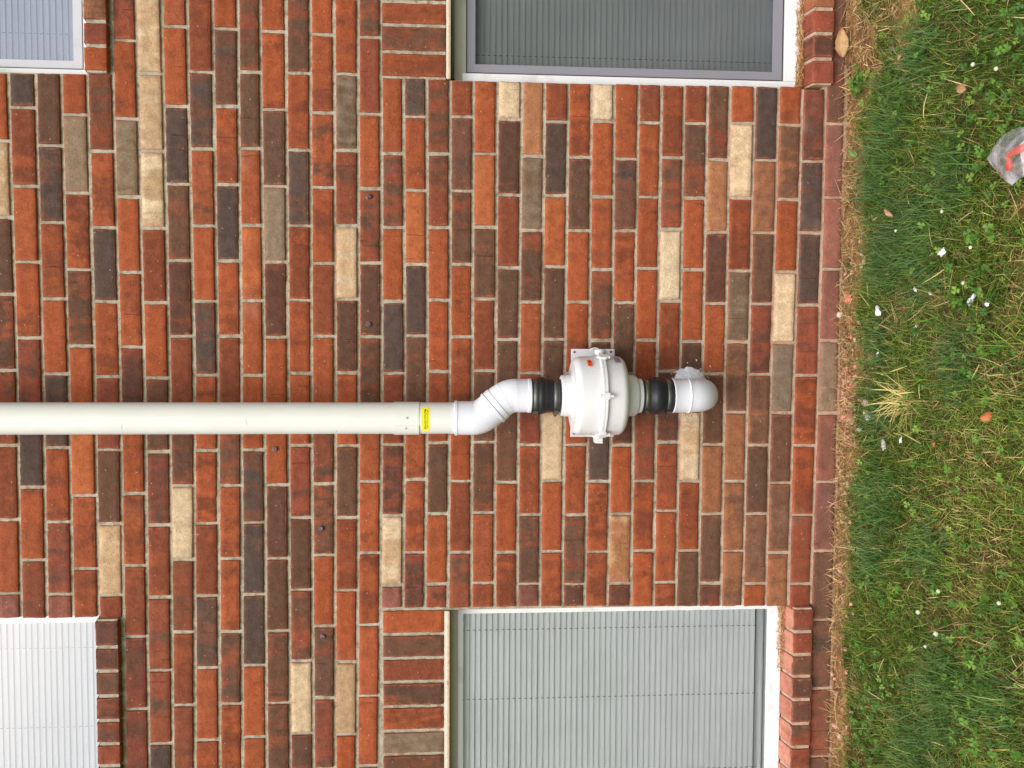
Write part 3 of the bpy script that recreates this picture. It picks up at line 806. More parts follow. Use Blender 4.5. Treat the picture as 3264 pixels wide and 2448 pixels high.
# elbow into the wall
def elbow():
    bm = bmesh.new(); r = .0462
    path = [(FX, PY, .5345), (FX, PY, .520), (FX, PY, .4840)]; C_ = Vector((FX, PY+.050, .484))
    for i in range(1, 19):
        a = math.radians(90*i/18); path.append((FX, C_.y-.050*math.cos(a), C_.z-.050*math.sin(a)))
    path += [(FX, -.05, .434), (FX, .02, .434)]
    rad = [r+.0012, r+.0012, r+.0010] + [r-.0005]*(len(path)-3)
    sweep(bm, path, rad, 64)
    o = vobj('wall_elbow', bm, MPVC); autosmooth(o, 60)
    ring_prof([(.040, .5340), (.0468, .5340), (.0490, .5325), (.0490, .5290), (.0480, .5275), (.0478, .4895), (.0493, .4885), (.0493, .4862), (.0480, .4852), (.0440, .4850)], FX, 'hub', MPVC, parent=o)
elbow()
# caulk: lumpy collar of sealant round the pipe
def caulk():
    bm = bmesh.new(); cx, cz = FX, .440; n = 96; m = 10; rows = []
    for i in range(n):
        a = 2*math.pi*i/n; ca, sa = math.cos(a), math.sin(a)
        # heavier on the right-hand side
        k = max(0, math.cos(a-.15)); R_ = .0500 + .0300*k**1.3 + .004*max(0, -ca) + .0035*mn.noise(Vector((ca*4, sa*4, 2))) + .0032*mn.noise(Vector((ca*17, sa*17, 5)))
        row = []
        for j in range(m+1):
            t = j/m; r = .043 + (R_-.043)*t
            h = -.020*(1-t)**.8*(.6+.7*k) + .0045 + .0035*mn.noise(Vector((r*90*ca, r*90*sa, 8))) + .0030*mn.noise(Vector((r*210*ca, r*210*sa, 1)))
            if j == m: h = .006
            row.append(bm.verts.new((cx+r*ca, min(h, .006), cz+r*sa)))
        rows.append(row)
    for i in range(n):
        a, b = rows[i], rows[(i+1) % n]
        for j in range(m): bm.faces.new((a[j], b[j], b[j+1], a[j+1]))
    # crumbs spattered around
    for i in range(70):
        a = random.choice([random.uniform(-.9, 1.3), random.uniform(2.6, 3.7)]) if i % 5 else random.uniform(0, 6.28); r = .054+random.random()**2*.030 + (.016 if abs(a) < 1.2 else 0)
        mt = Matrix.Translation((cx+r*math.cos(a), -.0012, cz+r*math.sin(a))) @ Matrix.Diagonal((random.uniform(.5, 1.8), .6, random.uniform(.5, 1.8), 1))
        bmesh.ops.create_icosphere(bm, subdivisions=1, radius=random.uniform(.0006, .0018), matrix=mt)
    N = NT('white_caulk'); g = N.geo(); vobj('caulk', bm, N.p(col=lin((240, 240, 246)), rough=.55, nrm=N.bump(N.noise(g, 160, 4, .7), .8, .003)))
caulk()
# ------------------------------------------------------------ ground
def vnoise(x, y, s, seed=0):
    """cheap value noise on arrays, 0..1"""
    r = np.random.default_rng(seed).random((64, 64)); X = x*s+17.3; Y = y*s+9.1
    xi = np.floor(X).astype(int); yi = np.floor(Y).astype(int); fx = X-xi; fy = Y-yi; fx = fx*fx*(3-2*fx); fy = fy*fy*(3-2*fy)
    g = lambda a, b: r[(xi+a) % 64, (yi+b) % 64]
    return (g(0,0)*(1-fx)+g(1,0)*fx)*(1-fy)+(g(0,1)*(1-fx)+g(1,1)*fx)*fy
GZ = -.02
def gh(x, y):
    return GZ + .016*(vnoise(x, y, 5.0, 3)-.5)*np.clip(-y*6, 0, 1) + .009*(vnoise(x, y, 19., 4)-.5) + .004*(vnoise(x, y, 60., 5)-.5)
def dryness(x, y):
    """1 = bare soil and straw, 0 = lush"""
    d = -y
    edge = .095 + .09*(vnoise(x, y*0, 3.2, 11)-.5) + .15*(vnoise(x, y, 9., 12)-.5) + .18*np.clip((x-.38)*2.2, 0, 1)*(vnoise(x, y, 5., 15))
    a = np.clip((edge-d)/.06+.5, 0, 1)
    # thin patches further out
    b = np.clip((vnoise(x, y, 6.3, 13)*.5+vnoise(x, y, 17., 14)*.5-.60)*6, 0, .38)
    cx = np.clip(1-np.hypot((x-.10)/.20, (y+.45)/.30), 0, 1); b = np.maximum(b, 0)
    c2 = .28*np.clip(1-np.hypot((x+.33)/.22, (y+.62)/.26), 0, 1)**.5*(vnoise(x, y, 14., 16) > .35)
    c3 = .7*np.clip(1-np.hypot((x-.88)/.24, (y+.34)/.10), 0, 1)**.5
    return np.maximum(np.maximum(a, b), np.maximum(c2, c3))
def grid_ground():
    xs = np.concatenate([[-300, -60, -15], np.arange(-4, -1.6, .1), np.arange(-1.6, 1.4, .0125), np.arange(1.4, 4, .1), [15, 60, 300]])
    ys = np.concatenate([[.02], np.arange(0, -1.3, -.0125), np.arange(-1.3, -5, -.12), [-8, -20, -80, -400]])
    X, Y = np.meshgrid(xs, ys); Z = gh(X, Y); Z = np.where((Y < -3) | (abs(X) > 4), GZ, Z)
    v = np.stack([X.ravel(), Y.ravel(), Z.ravel()], 1); nx = len(xs); ny = len(ys)
    i = np.arange(ny-1)[:, None]*nx+np.arange(nx-1)[None, :]
    f = np.stack([i, i+nx, i+nx+1, i+1], -1).reshape(-1, 4)
    me = bpy.data.meshes.new('ground'); me.from_pydata(v.tolist(), [], f.tolist()); me.update()
    d = dryness(X.ravel(), Y.ravel()); c = np.stack([d, d, d, np.ones_like(d)], 1); attrcol(me, 'dry', c)
    N = NT('soil_and_thatch'); g = N.geo(); dr = N.attr('dry', 'Fac')
    a = N.noise(g, 12, 5, .6); b = N.noise(g, 90, 5, .7); s_ = N.noise(N.vm('MULTIPLY', g, (60., 140., 60.)), 1., 4, .7, 1.2)
    dry = N.mix(N.ss(s_, .4, .62), lin((150, 108, 72)), lin((204, 164, 112)))
    dry = N.mix(N.ss(b, .55, .72), dry, lin((104, 76, 54)))
    dry = N.mix(N.mm('MULTIPLY', N.ss(a, .55, .72), .6), dry, lin((188, 124, 92)))
    dry = N.mix(N.mm('MULTIPLY', N.ss(N.noise(g, 7, 5, .65), .52, .62), .75), dry, lin((98, 74, 54)))
    lush = N.mix(N.ss(b, .4, .65), lin((64, 62, 30)), lin((118, 104, 62)))
    lush = N.mix(N.ss(a, .45, .7), lush, lin((60, 74, 30)))
    c = N.mix(N.ss(dr, .25, .7), lush, dry)
    far = N.ss(N.sep(g)[1], -1.4, -4.0); c = N.mix(far, c, lin((92, 112, 48)))
    m = N.p(col=c, rough=.95, spec=.1, nrm=N.bump(N.mm('ADD', b, s_), 1., .008))
    o = obj('ground', me, m, None, True); o['kind'] = 'structure'
grid_ground()

# leaf-like material: colour per vertex, a little translucency
def leaf_mat(name, tl=.35, rough=.5):
    N = NT(name); c = N.attr('col'); N.p(col=c, rough=rough, spec=.3)
    t = N.n.new('ShaderNodeBsdfTranslucent'); N.l.new(c, t.inputs[0])
    mx = N.n.new('ShaderNodeMixShader'); mx.inputs[0].default_value = tl
    N.l.new(N.b.outputs[0], mx.inputs[1]); N.l.new(t.outputs[0], mx.inputs[2]); N.l.new(mx.outputs[0], N.out.inputs[0])
    return N.m
MLEAF = leaf_mat('grass_blade'); MDRY = leaf_mat('dry_straw', .2, .8)

def blades(name, x, y, h, wd, lean, az, curl, col, mat, tipcol=None, zoff=None):
    """arrays -> one mesh of tapering, bending blades (two quads and a tip)"""
    n = len(x); z = gh(x, y)-.002 + (0 if zoff is None else zoff)
    dx, dy = np.cos(az), np.sin(az); px, py = -dy, dx       # lean direction, width direction
    tw = RNG.uniform(-.9, .9, n); wx = px*np.cos(tw)+0*tw; wy = py*np.cos(tw); wz = np.sin(tw)*.6
    P = []
    for t, wf in ((0, .8), (.38, 1.0), (.74, .72), (1.0, 0)):
        ang = lean + curl*t         # angle from vertical
        s_ = h*t
        X = x+dx*s_*np.sin(ang); Y = y+dy*s_*np.sin(ang); Z = z+s_*np.cos(ang)
        Z = np.maximum(Z, gh(X, Y)+.001)
        if wf > 0:
            P.append(np.stack([X-wx*wd*wf/2, Y-wy*wd*wf/2, Z-wz*wd*wf/2], 1)); P.append(np.stack([X+wx*wd*wf/2, Y+wy*wd*wf/2, Z+wz*wd*wf/2], 1))
        else: P.append(np.stack([X, Y, Z], 1))
    V = np.stack(P, 1)                          # n,7,3
    b = (np.arange(n)*7)[:, None]
    quads = np.concatenate([b+np.array([0, 1, 3, 2]), b+np.array([2, 3, 5, 4])], 0); tris = b+np.array([4, 5, 6])
    me = bpy.data.meshes.new(name); me.vertices.add(n*7); me.vertices.foreach_set('co', V.astype(np.float32).ravel())
    nl = len(quads)*4+len(tris)*3; me.loops.add(nl); me.loops.foreach_set('vertex_index', np.concatenate([quads.ravel(), tris.ravel()]).astype(np.int32))
    npoly = len(quads)+len(tris); me.polygons.add(npoly)
    ls = np.concatenate([np.arange(len(quads))*4, len(quads)*4+np.arange(len(tris))*3]).astype(np.int32)
    me.polygons.foreach_set('loop_start', ls)
    me.update(calc_edges=True); me.validate()
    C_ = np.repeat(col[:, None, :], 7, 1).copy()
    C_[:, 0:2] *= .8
    if tipcol is not None: C_[:, 5:7] = C_[:, 5:7]*.5+tipcol*.5
    C4 = np.concatenate([C_, np.ones((n, 7, 1))], 2)
    attrcol(me, 'col', C4.reshape(-1, 4))
    o = obj(name, me, mat, None, True)
    return o
def L(*c): return np.array(lin(c))
def pick(cols, f):
    cols = np.array([L(*c) for c in cols]); i = np.clip(f, 0, .999)*(len(cols)-1); k = i.astype(int); t = (i-k)[:, None]
    return cols[k]*(1-t)+cols[np.minimum(k+1, len(cols)-1)]*t
def scatter(n, x0, x1, y0, y1): return RNG.uniform(x0, x1, n), RNG.uniform(y0, y1, n)
def jitter(c, a=.25, b=.12):
    n = len(c); k = np.exp(RNG.normal(0, a, n))[:, None]; hue = RNG.normal(0, b, (n, 3)); return np.clip(c*k*(1+hue), .004, 1)

# fine short grass everywhere
def lawn():
    out = []
    def gen(n, x0, x1, y0, y1):
        x, y = scatter(n, x0, x1, y0, y1); d = dryness(x, y); keep = RNG.random(n) > d*1.02
        return x[keep], y[keep], d[keep]
    A_ = [gen(98000, -1.45, 1.25, -1.12, -.02), gen(9000, -2.6, -1.45, -1.3, -.02), gen(9000, 1.25, 2.4, -1.3, -.02), gen(18000, -2.6, 2.4, -2.3, -1.12)]
    x, y, d = [np.concatenate([a[i] for a in A_]) for i in range(3)]; n = len(x)
    lush = vnoise(x, y, 3.3, 21)*.55+vnoise(x, y, 8., 22)*.45            # dark blue-green tufts versus yellow-green
    far = np.clip((-y-.45)*1.6, 0, 1)*np.clip((.2-x)*1.2+.4, 0, 1)
    f = np.clip(.14+.55*lush+.36*far+.2*d+RNG.normal(0, .2, n), 0, .999)
    col = pick([(54, 84, 34), (76, 108, 38), (100, 132, 44), (122, 150, 52), (148, 168, 66), (180, 184, 104)], f)
    # a share of yellowed blades
    yel = RNG.random(n) < .15+.4*d; col[yel] = pick([(150, 140, 80), (196, 178, 116)], RNG.random(yel.sum()))
    col = jitter(col, .26, .09)
    h = RNG.gamma(5, .0054, n)*(1.15-.5*d)*(.8+.45*(1-lush)); wd = RNG.uniform(.0009, .0021, n)
    az0 = 2*np.pi*vnoise(x, y, 4.0, 31)*1.3+np.pi/2
    az = az0+RNG.normal(0, 1.7, n); lean = np.abs(RNG.normal(.8, .4, n)); curl = RNG.uniform(-.3, .9, n)
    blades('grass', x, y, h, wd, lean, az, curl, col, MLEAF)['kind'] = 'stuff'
lawn()
# long combed dark tufts
def tufts():
    cs = [(.55, -.30, .16, 900), (.30, -.42, .14, 800), (.42, -.23, .12, 700), (.22, -.30, .13, 900), (.18, -.48, .14, 700), (-.02, -.28, .09, 500), (-.20, -.28, .08, 500), (-.42, -.30, .10, 600), (-.60, -.25, .10, 600), (.70, -.45, .13, 600), (-.85, -.62, .16, 900), (-1.02, -.50, .12, 600), (.90, -.62, .14, 600), (-.05, -.66, .10, 500), (.38, -.60, .12, 500), (-.52, -.55, .1, 300), (1.5, -.5, .2, 700), (-1.6, -.6, .2, 700), (-.75, -.85, .12, 400)]
    X = []; Y = []; AZ = []; G = []
    for i, (cx, cy, r, n) in enumerate(cs):
        x = RNG.normal(cx, r*.5, n); y = RNG.normal(cy, r*.36, n); X.append(x); Y.append(y); AZ.append(RNG.normal(RNG.uniform(.9, 2.3), .5, n)); G.append(np.full(n, RNG.random()*.4))
    x = np.concatenate(X); y = np.minimum(np.concatenate(Y), -.06); az = np.concatenate(AZ); g_ = np.concatenate(G); k_ = RNG.random(len(x)) < .42; x, y, az, g_ = x[k_], y[k_], az[k_]+RNG.normal(0, .7, k_.sum()), g_[k_]; n = len(x)
    col = jitter(pick([(40, 76, 40), (56, 98, 44), (84, 126, 54), (146, 170, 104)], np.clip(g_*.6+RNG.beta(2, 3.5, n)*.9, 0, .999)), .2, .07)
    h = RNG.uniform(.045, .105, n); wd = RNG.uniform(.0012, .0024, n)
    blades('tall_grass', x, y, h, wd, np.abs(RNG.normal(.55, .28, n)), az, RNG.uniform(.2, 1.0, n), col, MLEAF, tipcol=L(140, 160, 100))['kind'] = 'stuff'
tufts()
# straw: along the wall, in the thin patches and a few long dead blades on the lawn
def straw():
    n = 44000; x = RNG.uniform(-2.4, 2.2, n); y = -RNG.random(n)**1.3*1.15; m = RNG.random(n) < np.clip(dryness(x, y)*1.0, .045, 1)
    x, y = x[m], y[m]; n = len(x)
    col = jitter(pick([(134, 98, 62), (176, 136, 88), (208, 172, 120), (226, 200, 150)], RNG.random(n)), .16, .05)
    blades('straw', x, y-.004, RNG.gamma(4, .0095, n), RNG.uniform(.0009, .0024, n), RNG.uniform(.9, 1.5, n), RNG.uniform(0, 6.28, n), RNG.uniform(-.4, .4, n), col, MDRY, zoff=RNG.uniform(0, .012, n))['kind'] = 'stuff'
    # greener sprouts in the strip
    n = 6500; x = RNG.uniform(-2, 1.8, n); y = -RNG.uniform(.015, .2, n); m = vnoise(x, y, 7., 51) > .42; x, y = x[m], y[m]; n = len(x)
    blades('sprouting_grass', x, y, RNG.uniform(.012, .035, n), RNG.uniform(.001, .002, n), RNG.uniform(.2, 1.1, n), RNG.uniform(0, 6.28, n), RNG.uniform(0, .8, n), jitter(pick([(64, 90, 36), (110, 128, 62), (150, 150, 90)], RNG.random(n)), .2, .06), MLEAF)['kind'] = 'stuff'
straw()
# clover leaves in patches
def clover():
    V = []; F = []; Cc = []
    n = 1900; x, y = scatter(n, -1.7, 1.5, -1.15, -.14)
    p = vnoise(x, y, 3.6, 61)*.6+vnoise(x, y, 9., 62)*.4 + .16*(-y) - .05
    k = (p > .53) & (dryness(x, y) < .5); k |= RNG.random(n) < .03
    for cx, cy, r in ((.5, -.75, .2), (.68, -.80, .2), (.10, -.72, .15), (-.95, -.80, .25), (-.78, -.72, .16), (-.98, -.28, .14), (-1.15, -.3, .2), (.72, -.14, .04)):
        m = 55; x = np.append(x, RNG.normal(cx, r*.5, m)); y = np.append(y, np.minimum(RNG.normal(cy, r*.4, m), -.03)); k = np.append(k, np.ones(m, bool))
    x, y = x[k], y[k]; zg = gh(x, y)
    for i in range(len(x)):
        s_ = random.uniform(.005, .0115); z = zg[i]+random.uniform(.012, .045); a0 = random.uniform(0, 6.28); tz = Vector((random.gauss(0, .35), random.gauss(-.25, .35), 1)).normalized()
        q = tz.to_track_quat('Z', 'Y'); c0 = np.array(lin(random.choice([(66, 104, 40), (80, 122, 44), (98, 142, 54), (74, 112, 44), (126, 160, 68)])))*random.uniform(.8, 1.2)
        for l in range(3):
            a = a0+l*2.094; d = Vector((math.cos(a), math.sin(a), 0)); e = Vector((-d.y, d.x, 0)); b = len(V)
            up_ = Vector((0, 0, s_*.25))
            for u, w_, hh in ((0, 0, 0), (.5, -.5, .8), (.95, -.46, .9), (.85, 0, 0), (.95, .46, .9), (.5, .5, .8)):
                pnt = q @ (d*u*s_ + e*w_*s_ + up_*hh) + Vector((x[i], y[i], z)); V.append(tuple(pnt)); Cc.append((*(c0*(1.25 if hh == 0 and u > 0 else 1)), 1))
            F += [(b, b+1, b+2, b+3), (b, b+3, b+4, b+5)]
    me = bpy.data.meshes.new('clover'); me.from_pydata(V, [], F); me.update(); attrcol(me, 'col', Cc)
    obj('clover', me, MLEAF, None, True)['kind'] = 'stuff'
clover()
# ------------------------------------------------------------ small things lying about
def rock(name, label, cat, x, y, r, col, group=None, squash=.6, sub=3, jag=.35, z=None, seed=0, rough=.8, stretch=(1, 1)):
    bm = bmesh.new(); bmesh.ops.create_icosphere(bm, subdivisions=sub, radius=1)
    for v in bm.verts:
        p = v.co.copy(); k = 1+jag*mn.noise(p*1.3+Vector((seed, x*9, 0)))+jag*.4*mn.noise(p*3.5+Vector((0, seed, y*7)))
        v.co = Vector((p.x*k*r*stretch[0], p.y*k*r*stretch[1], p.z*k*r*squash))
    bmesh.ops.rotate(bm, verts=bm.verts, cent=(0, 0, 0), matrix=Matrix.Rotation(seed*1.7, 3, 'Z'))
    N = NT(name+'_mat'); g = N.geo(); n = N.noise(g, 90, 4, .6); c = lin(col)
    m = N.p(col=N.mix(N.ss(n, .35, .7), c, tuple(v*.78 for v in c)), rough=rough, nrm=N.bump(N.noise(g, 260, 4, .7), .5, .001))
    o = from_bm(name, bm, m, None, True)
    o.location = (x, y, (z if z is not None else float(gh(np.array([x]), np.array([y]))[0]))+r*squash*.45)
    tag(o, label, cat, group); return o
WHITE = (240, 242, 248)
# brick chips and stones
rock('brick_chip', 'large flat pink brick chip lying in straw against the wall foot', 'brick chip', .122, -.040, .017, (232, 140, 116), 'brick chips', .35, seed=1, stretch=(1.25, .8))
rock('brick_chip', 'pink brick chip half buried in grass beyond the straw strip', 'brick chip', -.047, -.190, .015, (228, 134, 112), 'brick chips', .45, seed=2)
BCH = [(-.169, -.737, .020, (226, 120, 84), 'orange brick chip standing upright far out in the lawn', .5, (1.2, .6)),
       (-.225, -.454, .0085, (196, 104, 74), 'small dull orange brick chip in thin grass beyond the straw tuft', .6, (1, .8)),
       (-.251, -.533, .0075, (206, 110, 76), 'tiny orange brick chip beside a bare patch in the lawn', .6, (1, .7)),
       (-.124, -.377, .0075, (214, 140, 104), 'pale orange brick crumb under the blades of the straw tuft', .6, (1, .9)),
       (-.293, -.141, .011, (140, 74, 48), 'dark rust-brown brick chip beside the bottom straw strip', .4, (1.3, .7)),
       (.049, -.123, .009, (224, 150, 134), 'slim pink and white mortar chip in the straw strip', .5, (1.4, .5))]
for i, (x, y, r, c, lb, sq, sr) in enumerate(BCH):
    rock('brick_chip', lb, 'brick chip', x, y, r*.8, c, 'brick chips', sq, seed=3+i, stretch=sr, z=float(gh(np.array([x]), np.array([y]))[0])+.008)
STN = [(.076, -.010, .0092, (224, 206, 190), 'round cream pebble resting against the bottom brick course', 1), (.242, -.130, .0062, (214, 204, 196), 'small white pebble on top of the straw strip', .8),
       (.224, -.143, .012, (196, 170, 134), 'flat tan stone beside two others in the straw', .4), (.211, -.130, .009, (186, 168, 142), 'smaller tan stone touching the flat tan one', .5),
       (.001, -.088, .0075, (222, 200, 186), 'thin white stone flake in straw', .5), (-.178, -.173, .014, (228, 196, 180), 'long white and pink mortar lump at the edge of the grass', .5),
       (-.214, -.196, .014, (214, 208, 204), 'largest pale grey mortar lump at the edge of the grass', .7), (-.256, -.133, .008, (218, 216, 206), 'small white pebble below the pale mortar lumps', .8),
       (-.281, -.281, .013, (196, 190, 186), 'long grey plaster flake lying in the grass', .35), (-.205, -.165, .011, (212, 190, 150), 'tan mortar lump between the pink and grey ones', .5)]
for i, (x, y, r, c, lb, sq) in enumerate(STN):
    rock('stone', lb, 'stone', x, y, r, c, 'stones by the wall', sq, seed=20+i, stretch=(1.3 if 'long' in lb else 1, .75), z=float(gh(np.array([x]), np.array([y]))[0])+.004)
FOAM = [(.205, -.577, .017, 'ragged white scrap deep in the clover, farthest right in the lawn'), (.079, -.268, .019, 'oblong white scrap in dark grass closest to the wall'),
        (.088, -.697, .017, 'rounded white scrap in bright clover far from the wall'), (.127, -.440, .010, 'thin white sliver in dark blades'),
        (-.039, -.270, .008, 'white speck beside the pink chip in the grass'), (.112, -.525, .007, 'small white crumb behind the thin sliver'),
        (.030, -.466, .0065, 'lone tiny white crumb in dark grass'), (.075, -.764, .009, 'white crumb just behind the rounded scrap'), (-.257, -.400, .010, 'small white shaving lying across the straw tuft base')]
for i, (x, y, r, lb) in enumerate(FOAM):
    rock('scrap', lb, 'scrap', x, y, r*.62, WHITE, 'white plastic scraps in the lawn', .4, seed=40+i, jag=.9, z=float(gh(np.array([x]), np.array([y]))[0])+.022, rough=.5, stretch=(1.3, .7))
# pink mortar rubble along the wall foot: too many crumbs to count
def rubble():
    bm = bmesh.new()
    for i in range(520):
        x = random.gauss(-.20, .09) if i % 3 else random.uniform(-1.3, .3); y = -abs(random.gauss(.045, .035)) - .004
        r = random.uniform(.0012, .0052) if i % 9 else random.uniform(.005, .009); z = float(gh(np.array([x]), np.array([y]))[0])+r*.5
        mt = Matrix.Translation((x, y, z)) @ Matrix.Rotation(random.uniform(0, 3), 4, 'Z') @ Matrix.Diagonal((random.uniform(.7, 1.4), 1, random.uniform(.5, .9), 1))
        s0 = len(bm.verts); bmesh.ops.create_icosphere(bm, subdivisions=1, radius=r, matrix=mt)
        bm.verts.ensure_lookup_table()
        for v in bm.verts[s0:]: v.co += Vector([random.uniform(-.25, .25)*r for _ in range(3)])
    N = NT('pink_rubble'); g = N.geo(); n = N.noise(g, 70, 3)
    o = from_bm('rubble', bm, N.p(col=N.mix(N.ss(n, .35, .6), lin((214, 134, 114)), lin((206, 170, 150))), rough=.9)); o['kind'] = 'stuff'
rubble()
# dead leaf propped on the wall foot
def leaf(name, label, x, y, z, L_, W_, col, rotz, tilt, curl=.5, group=None, stem=.25, lobes=0.0, roll=0.0, green=False):
    V = []; F = []; n = 18; m = 8
    for i in range(n+1):
        u = i/n; wd = W_*(math.sin(math.pi*u**.8)**1.05)*(1+lobes*math.sin(u*26)) + .0003
        for j in range(m+1):
            s_ = j/m*2-1
            V.append((u*L_, s_*wd/2, curl*W_*(s_*s_)*.55 + .10*L_*math.sin(u*3.1)*curl + .004*W_*10*mn.noise(Vector((u*4, s_*2, L_*90)))))
    for i in range(n):
        for j in range(m):
            a = i*(m+1)+j; F.append((a, a+1, a+m+2, a+m+1))
    N = NT(name+'_skin'); g = N.geo(); nz = N.noise(g, 70, 4, .6)
    s = N.sep(g); vein = N.mm('ABSOLUTE', s[1]); vf = N.ss(vein, .0004, .0011, 1., 0.)
    side = N.mm('FRACT', N.mm('MULTIPLY', N.mm('SUBTRACT', s[0], N.mm('MULTIPLY', vein, .9)), 110.0)); sv = N.ss(N.mm('ABSOLUTE', N.mm('SUBTRACT', side, .5)), .0, .09, 1., 0.)
    c = N.mix(N.ss(nz, .35, .7), lin(col), tuple(v*.74 for v in lin(col)))
    c = N.mix(N.mm('MULTIPLY', N.mm('MAXIMUM', vf, N.mm('MULTIPLY', sv, .35)), .6), c, tuple(v*.45 for v in lin(col)))
    mat = N.p(col=c, rough=.6)
    o = pydata(name, V, F, mat, None, True)
    o.location = (x, y, z); o.rotation_euler = (roll, tilt, rotz); tag(o, label, 'leaf', group)
    if stem:
        bm = bmesh.new(); sweep(bm, [(-stem*L_*t, .08*L_*t*t, .06*L_*t) for t in [i/6 for i in range(7)]][::-1], [.0007]*7, 6, True)
        b2 = from_bm('stalk', bm, mat, o, True)
    return o
leaf('dead_leaf', 'large curled tan leaf lying against the wall foot below the dark window', .822, -.030, .006, .094, .037, (190, 152, 106), math.radians(2), math.radians(-3), .55, 'fallen dead leaves', .32, .05, math.radians(52))
leaf('dead_leaf', 'small round tan leaf hidden in dark blades', .554, -.667, .010, .030, .020, (176, 140, 100), 1.2, -.3, .5, 'fallen dead leaves', 0)
leaf('dead_leaf', 'small orange-tan leaf fragment on the thin strip beside the wall', .723, -.384, .012, .022, .014, (206, 152, 104), 2.2, -.2, .4, 'fallen dead leaves', 0)
leaf('dead_leaf', 'pale brown leaf standing in a gap in the grass', .319, -.356, .010, .032, .018, (186, 144, 104), .4, -.7, .5, 'fallen dead leaves', 0)
leaf('broad_weed_leaf', 'single broad bright green leaf at the edge of the straw strip', .520, -.128, .004, .036, .016, (92, 146, 66), .7, -.5, .3, None, .3)
# fallen twig in the straw strip
bm = bmesh.new(); sweep(bm, [(.345, -.088, .002), (.332, -.096, .003), (.318, -.104, .001), (.306, -.108, -.004)], [.0016, .0022, .0024, .0012], 8, True)
N = NT('twig_bark'); tag(from_bm('twig', bm, N.p(col=lin((112, 86, 78)), rough=.9), None, True), 'short grey-brown twig lying in the straw strip', 'twig')
# white clover flowers
N = NT('clover_petal'); MFL = N.p(col=lin((236, 238, 214)), rough=.7)
N = NT('clover_stem'); MSTM = N.p(col=lin((96, 130, 60)), rough=.6)
FL = [(.597, -.702, .0075, 'big white clover flower in the grass nearest the clear bag'), (.563, -.783, .0075, 'white clover flower at the upper lawn corner behind the bag'), (.297, -.589, .0065, 'round greenish clover flower over dark blades'),
      (.124, -.706, .0065, 'faded cream clover flower beside the rounded scrap'), (-.586, -.621, .0075, 'white clover flower on the bare-edged lawn, first of the lower four'), (-.658, -.548, .0085, 'largest clover flower of the lower lawn, nearest the wall'),
      (-.688, -.617, .009, 'double clover flower on the lower lawn'), (-.544, -.851, .007, 'clover flower farthest out in the lower lawn'), (-.733, -.574, .006, 'smallest clover flower of the lower lawn'), (.277, -.391, .006, 'pale clover flower just outside the dark tuft'), (.199, -.729, .0065, 'white-green clover bud among bright clover')]
for i, (x, y, r, lb) in enumerate(FL):
    r *= .68
    z0 = float(gh(np.array([x]), np.array([y]))[0]); z = z0+.040+.01*random.random()
    t = thing('clover_flower', lb, 'flower', 'white clover flowers', (x, y, z0))
    bm = bmesh.new()
    for k in range(46):
        a = 2.4*k; zz = 1-2*(k+.5)/46; rr = math.sqrt(1-zz*zz); d = Vector((rr*math.cos(a), rr*math.sin(a), zz*.85))
        q = (d+Vector((0, 0, .5))).to_track_quat('Z', 'Y').to_matrix().to_4x4()
        bmesh.ops.create_cone(bm, cap_ends=False, segments=5, radius1=r*.17, radius2=r*.05, depth=r*.75, matrix=Matrix.Translation(Vector((0, 0, z-z0))+d*r*.62) @ q)
    from_bm('petals', bm, MFL, t, True)
    bm = bmesh.new(); sweep(bm, [(0, 0, 0), (.003, 0, (z-z0)*.5), (0, 0, z-z0)], [.0007]*3, 6, True); from_bm('stem', bm, MSTM, t, True)
# pale dead tuft with long radiating blades
def dead_tuft():
    n = 90; x = RNG.normal(-.155, .018, n); y = RNG.normal(-.40, .03, n)
    col = jitter(pick([(176, 166, 84), (214, 200, 122), (232, 214, 150)], RNG.random(n)), .12, .05)
    o = blades('dead_grass_tuft', x, y, RNG.uniform(.05, .125, n), RNG.uniform(.0014, .0024, n), RNG.uniform(.5, 1.35, n), RNG.normal(1.9, 1.0, n), RNG.uniform(0, .7, n), col, MDRY, zoff=.006)
    tag(o, 'pale straw-yellow grass tuft with long splayed blades', 'grass tuft')
dead_tuft()
def long_straw():
    n = 55; x = RNG.uniform(-1.2, 1.0, n); y = -RNG.uniform(.2, .95, n)
    col = jitter(pick([(190, 180, 110), (226, 206, 150)], RNG.random(n)), .12, .05)
    o = blades('loose_straw', x, y, RNG.uniform(.03, .07, n), RNG.uniform(.0016, .0028, n), RNG.uniform(1.0, 1.5, n), RNG.uniform(0, 6.28, n), RNG.uniform(-.2, .3, n), col, MDRY, zoff=.03); o['kind'] = 'stuff'
long_straw()
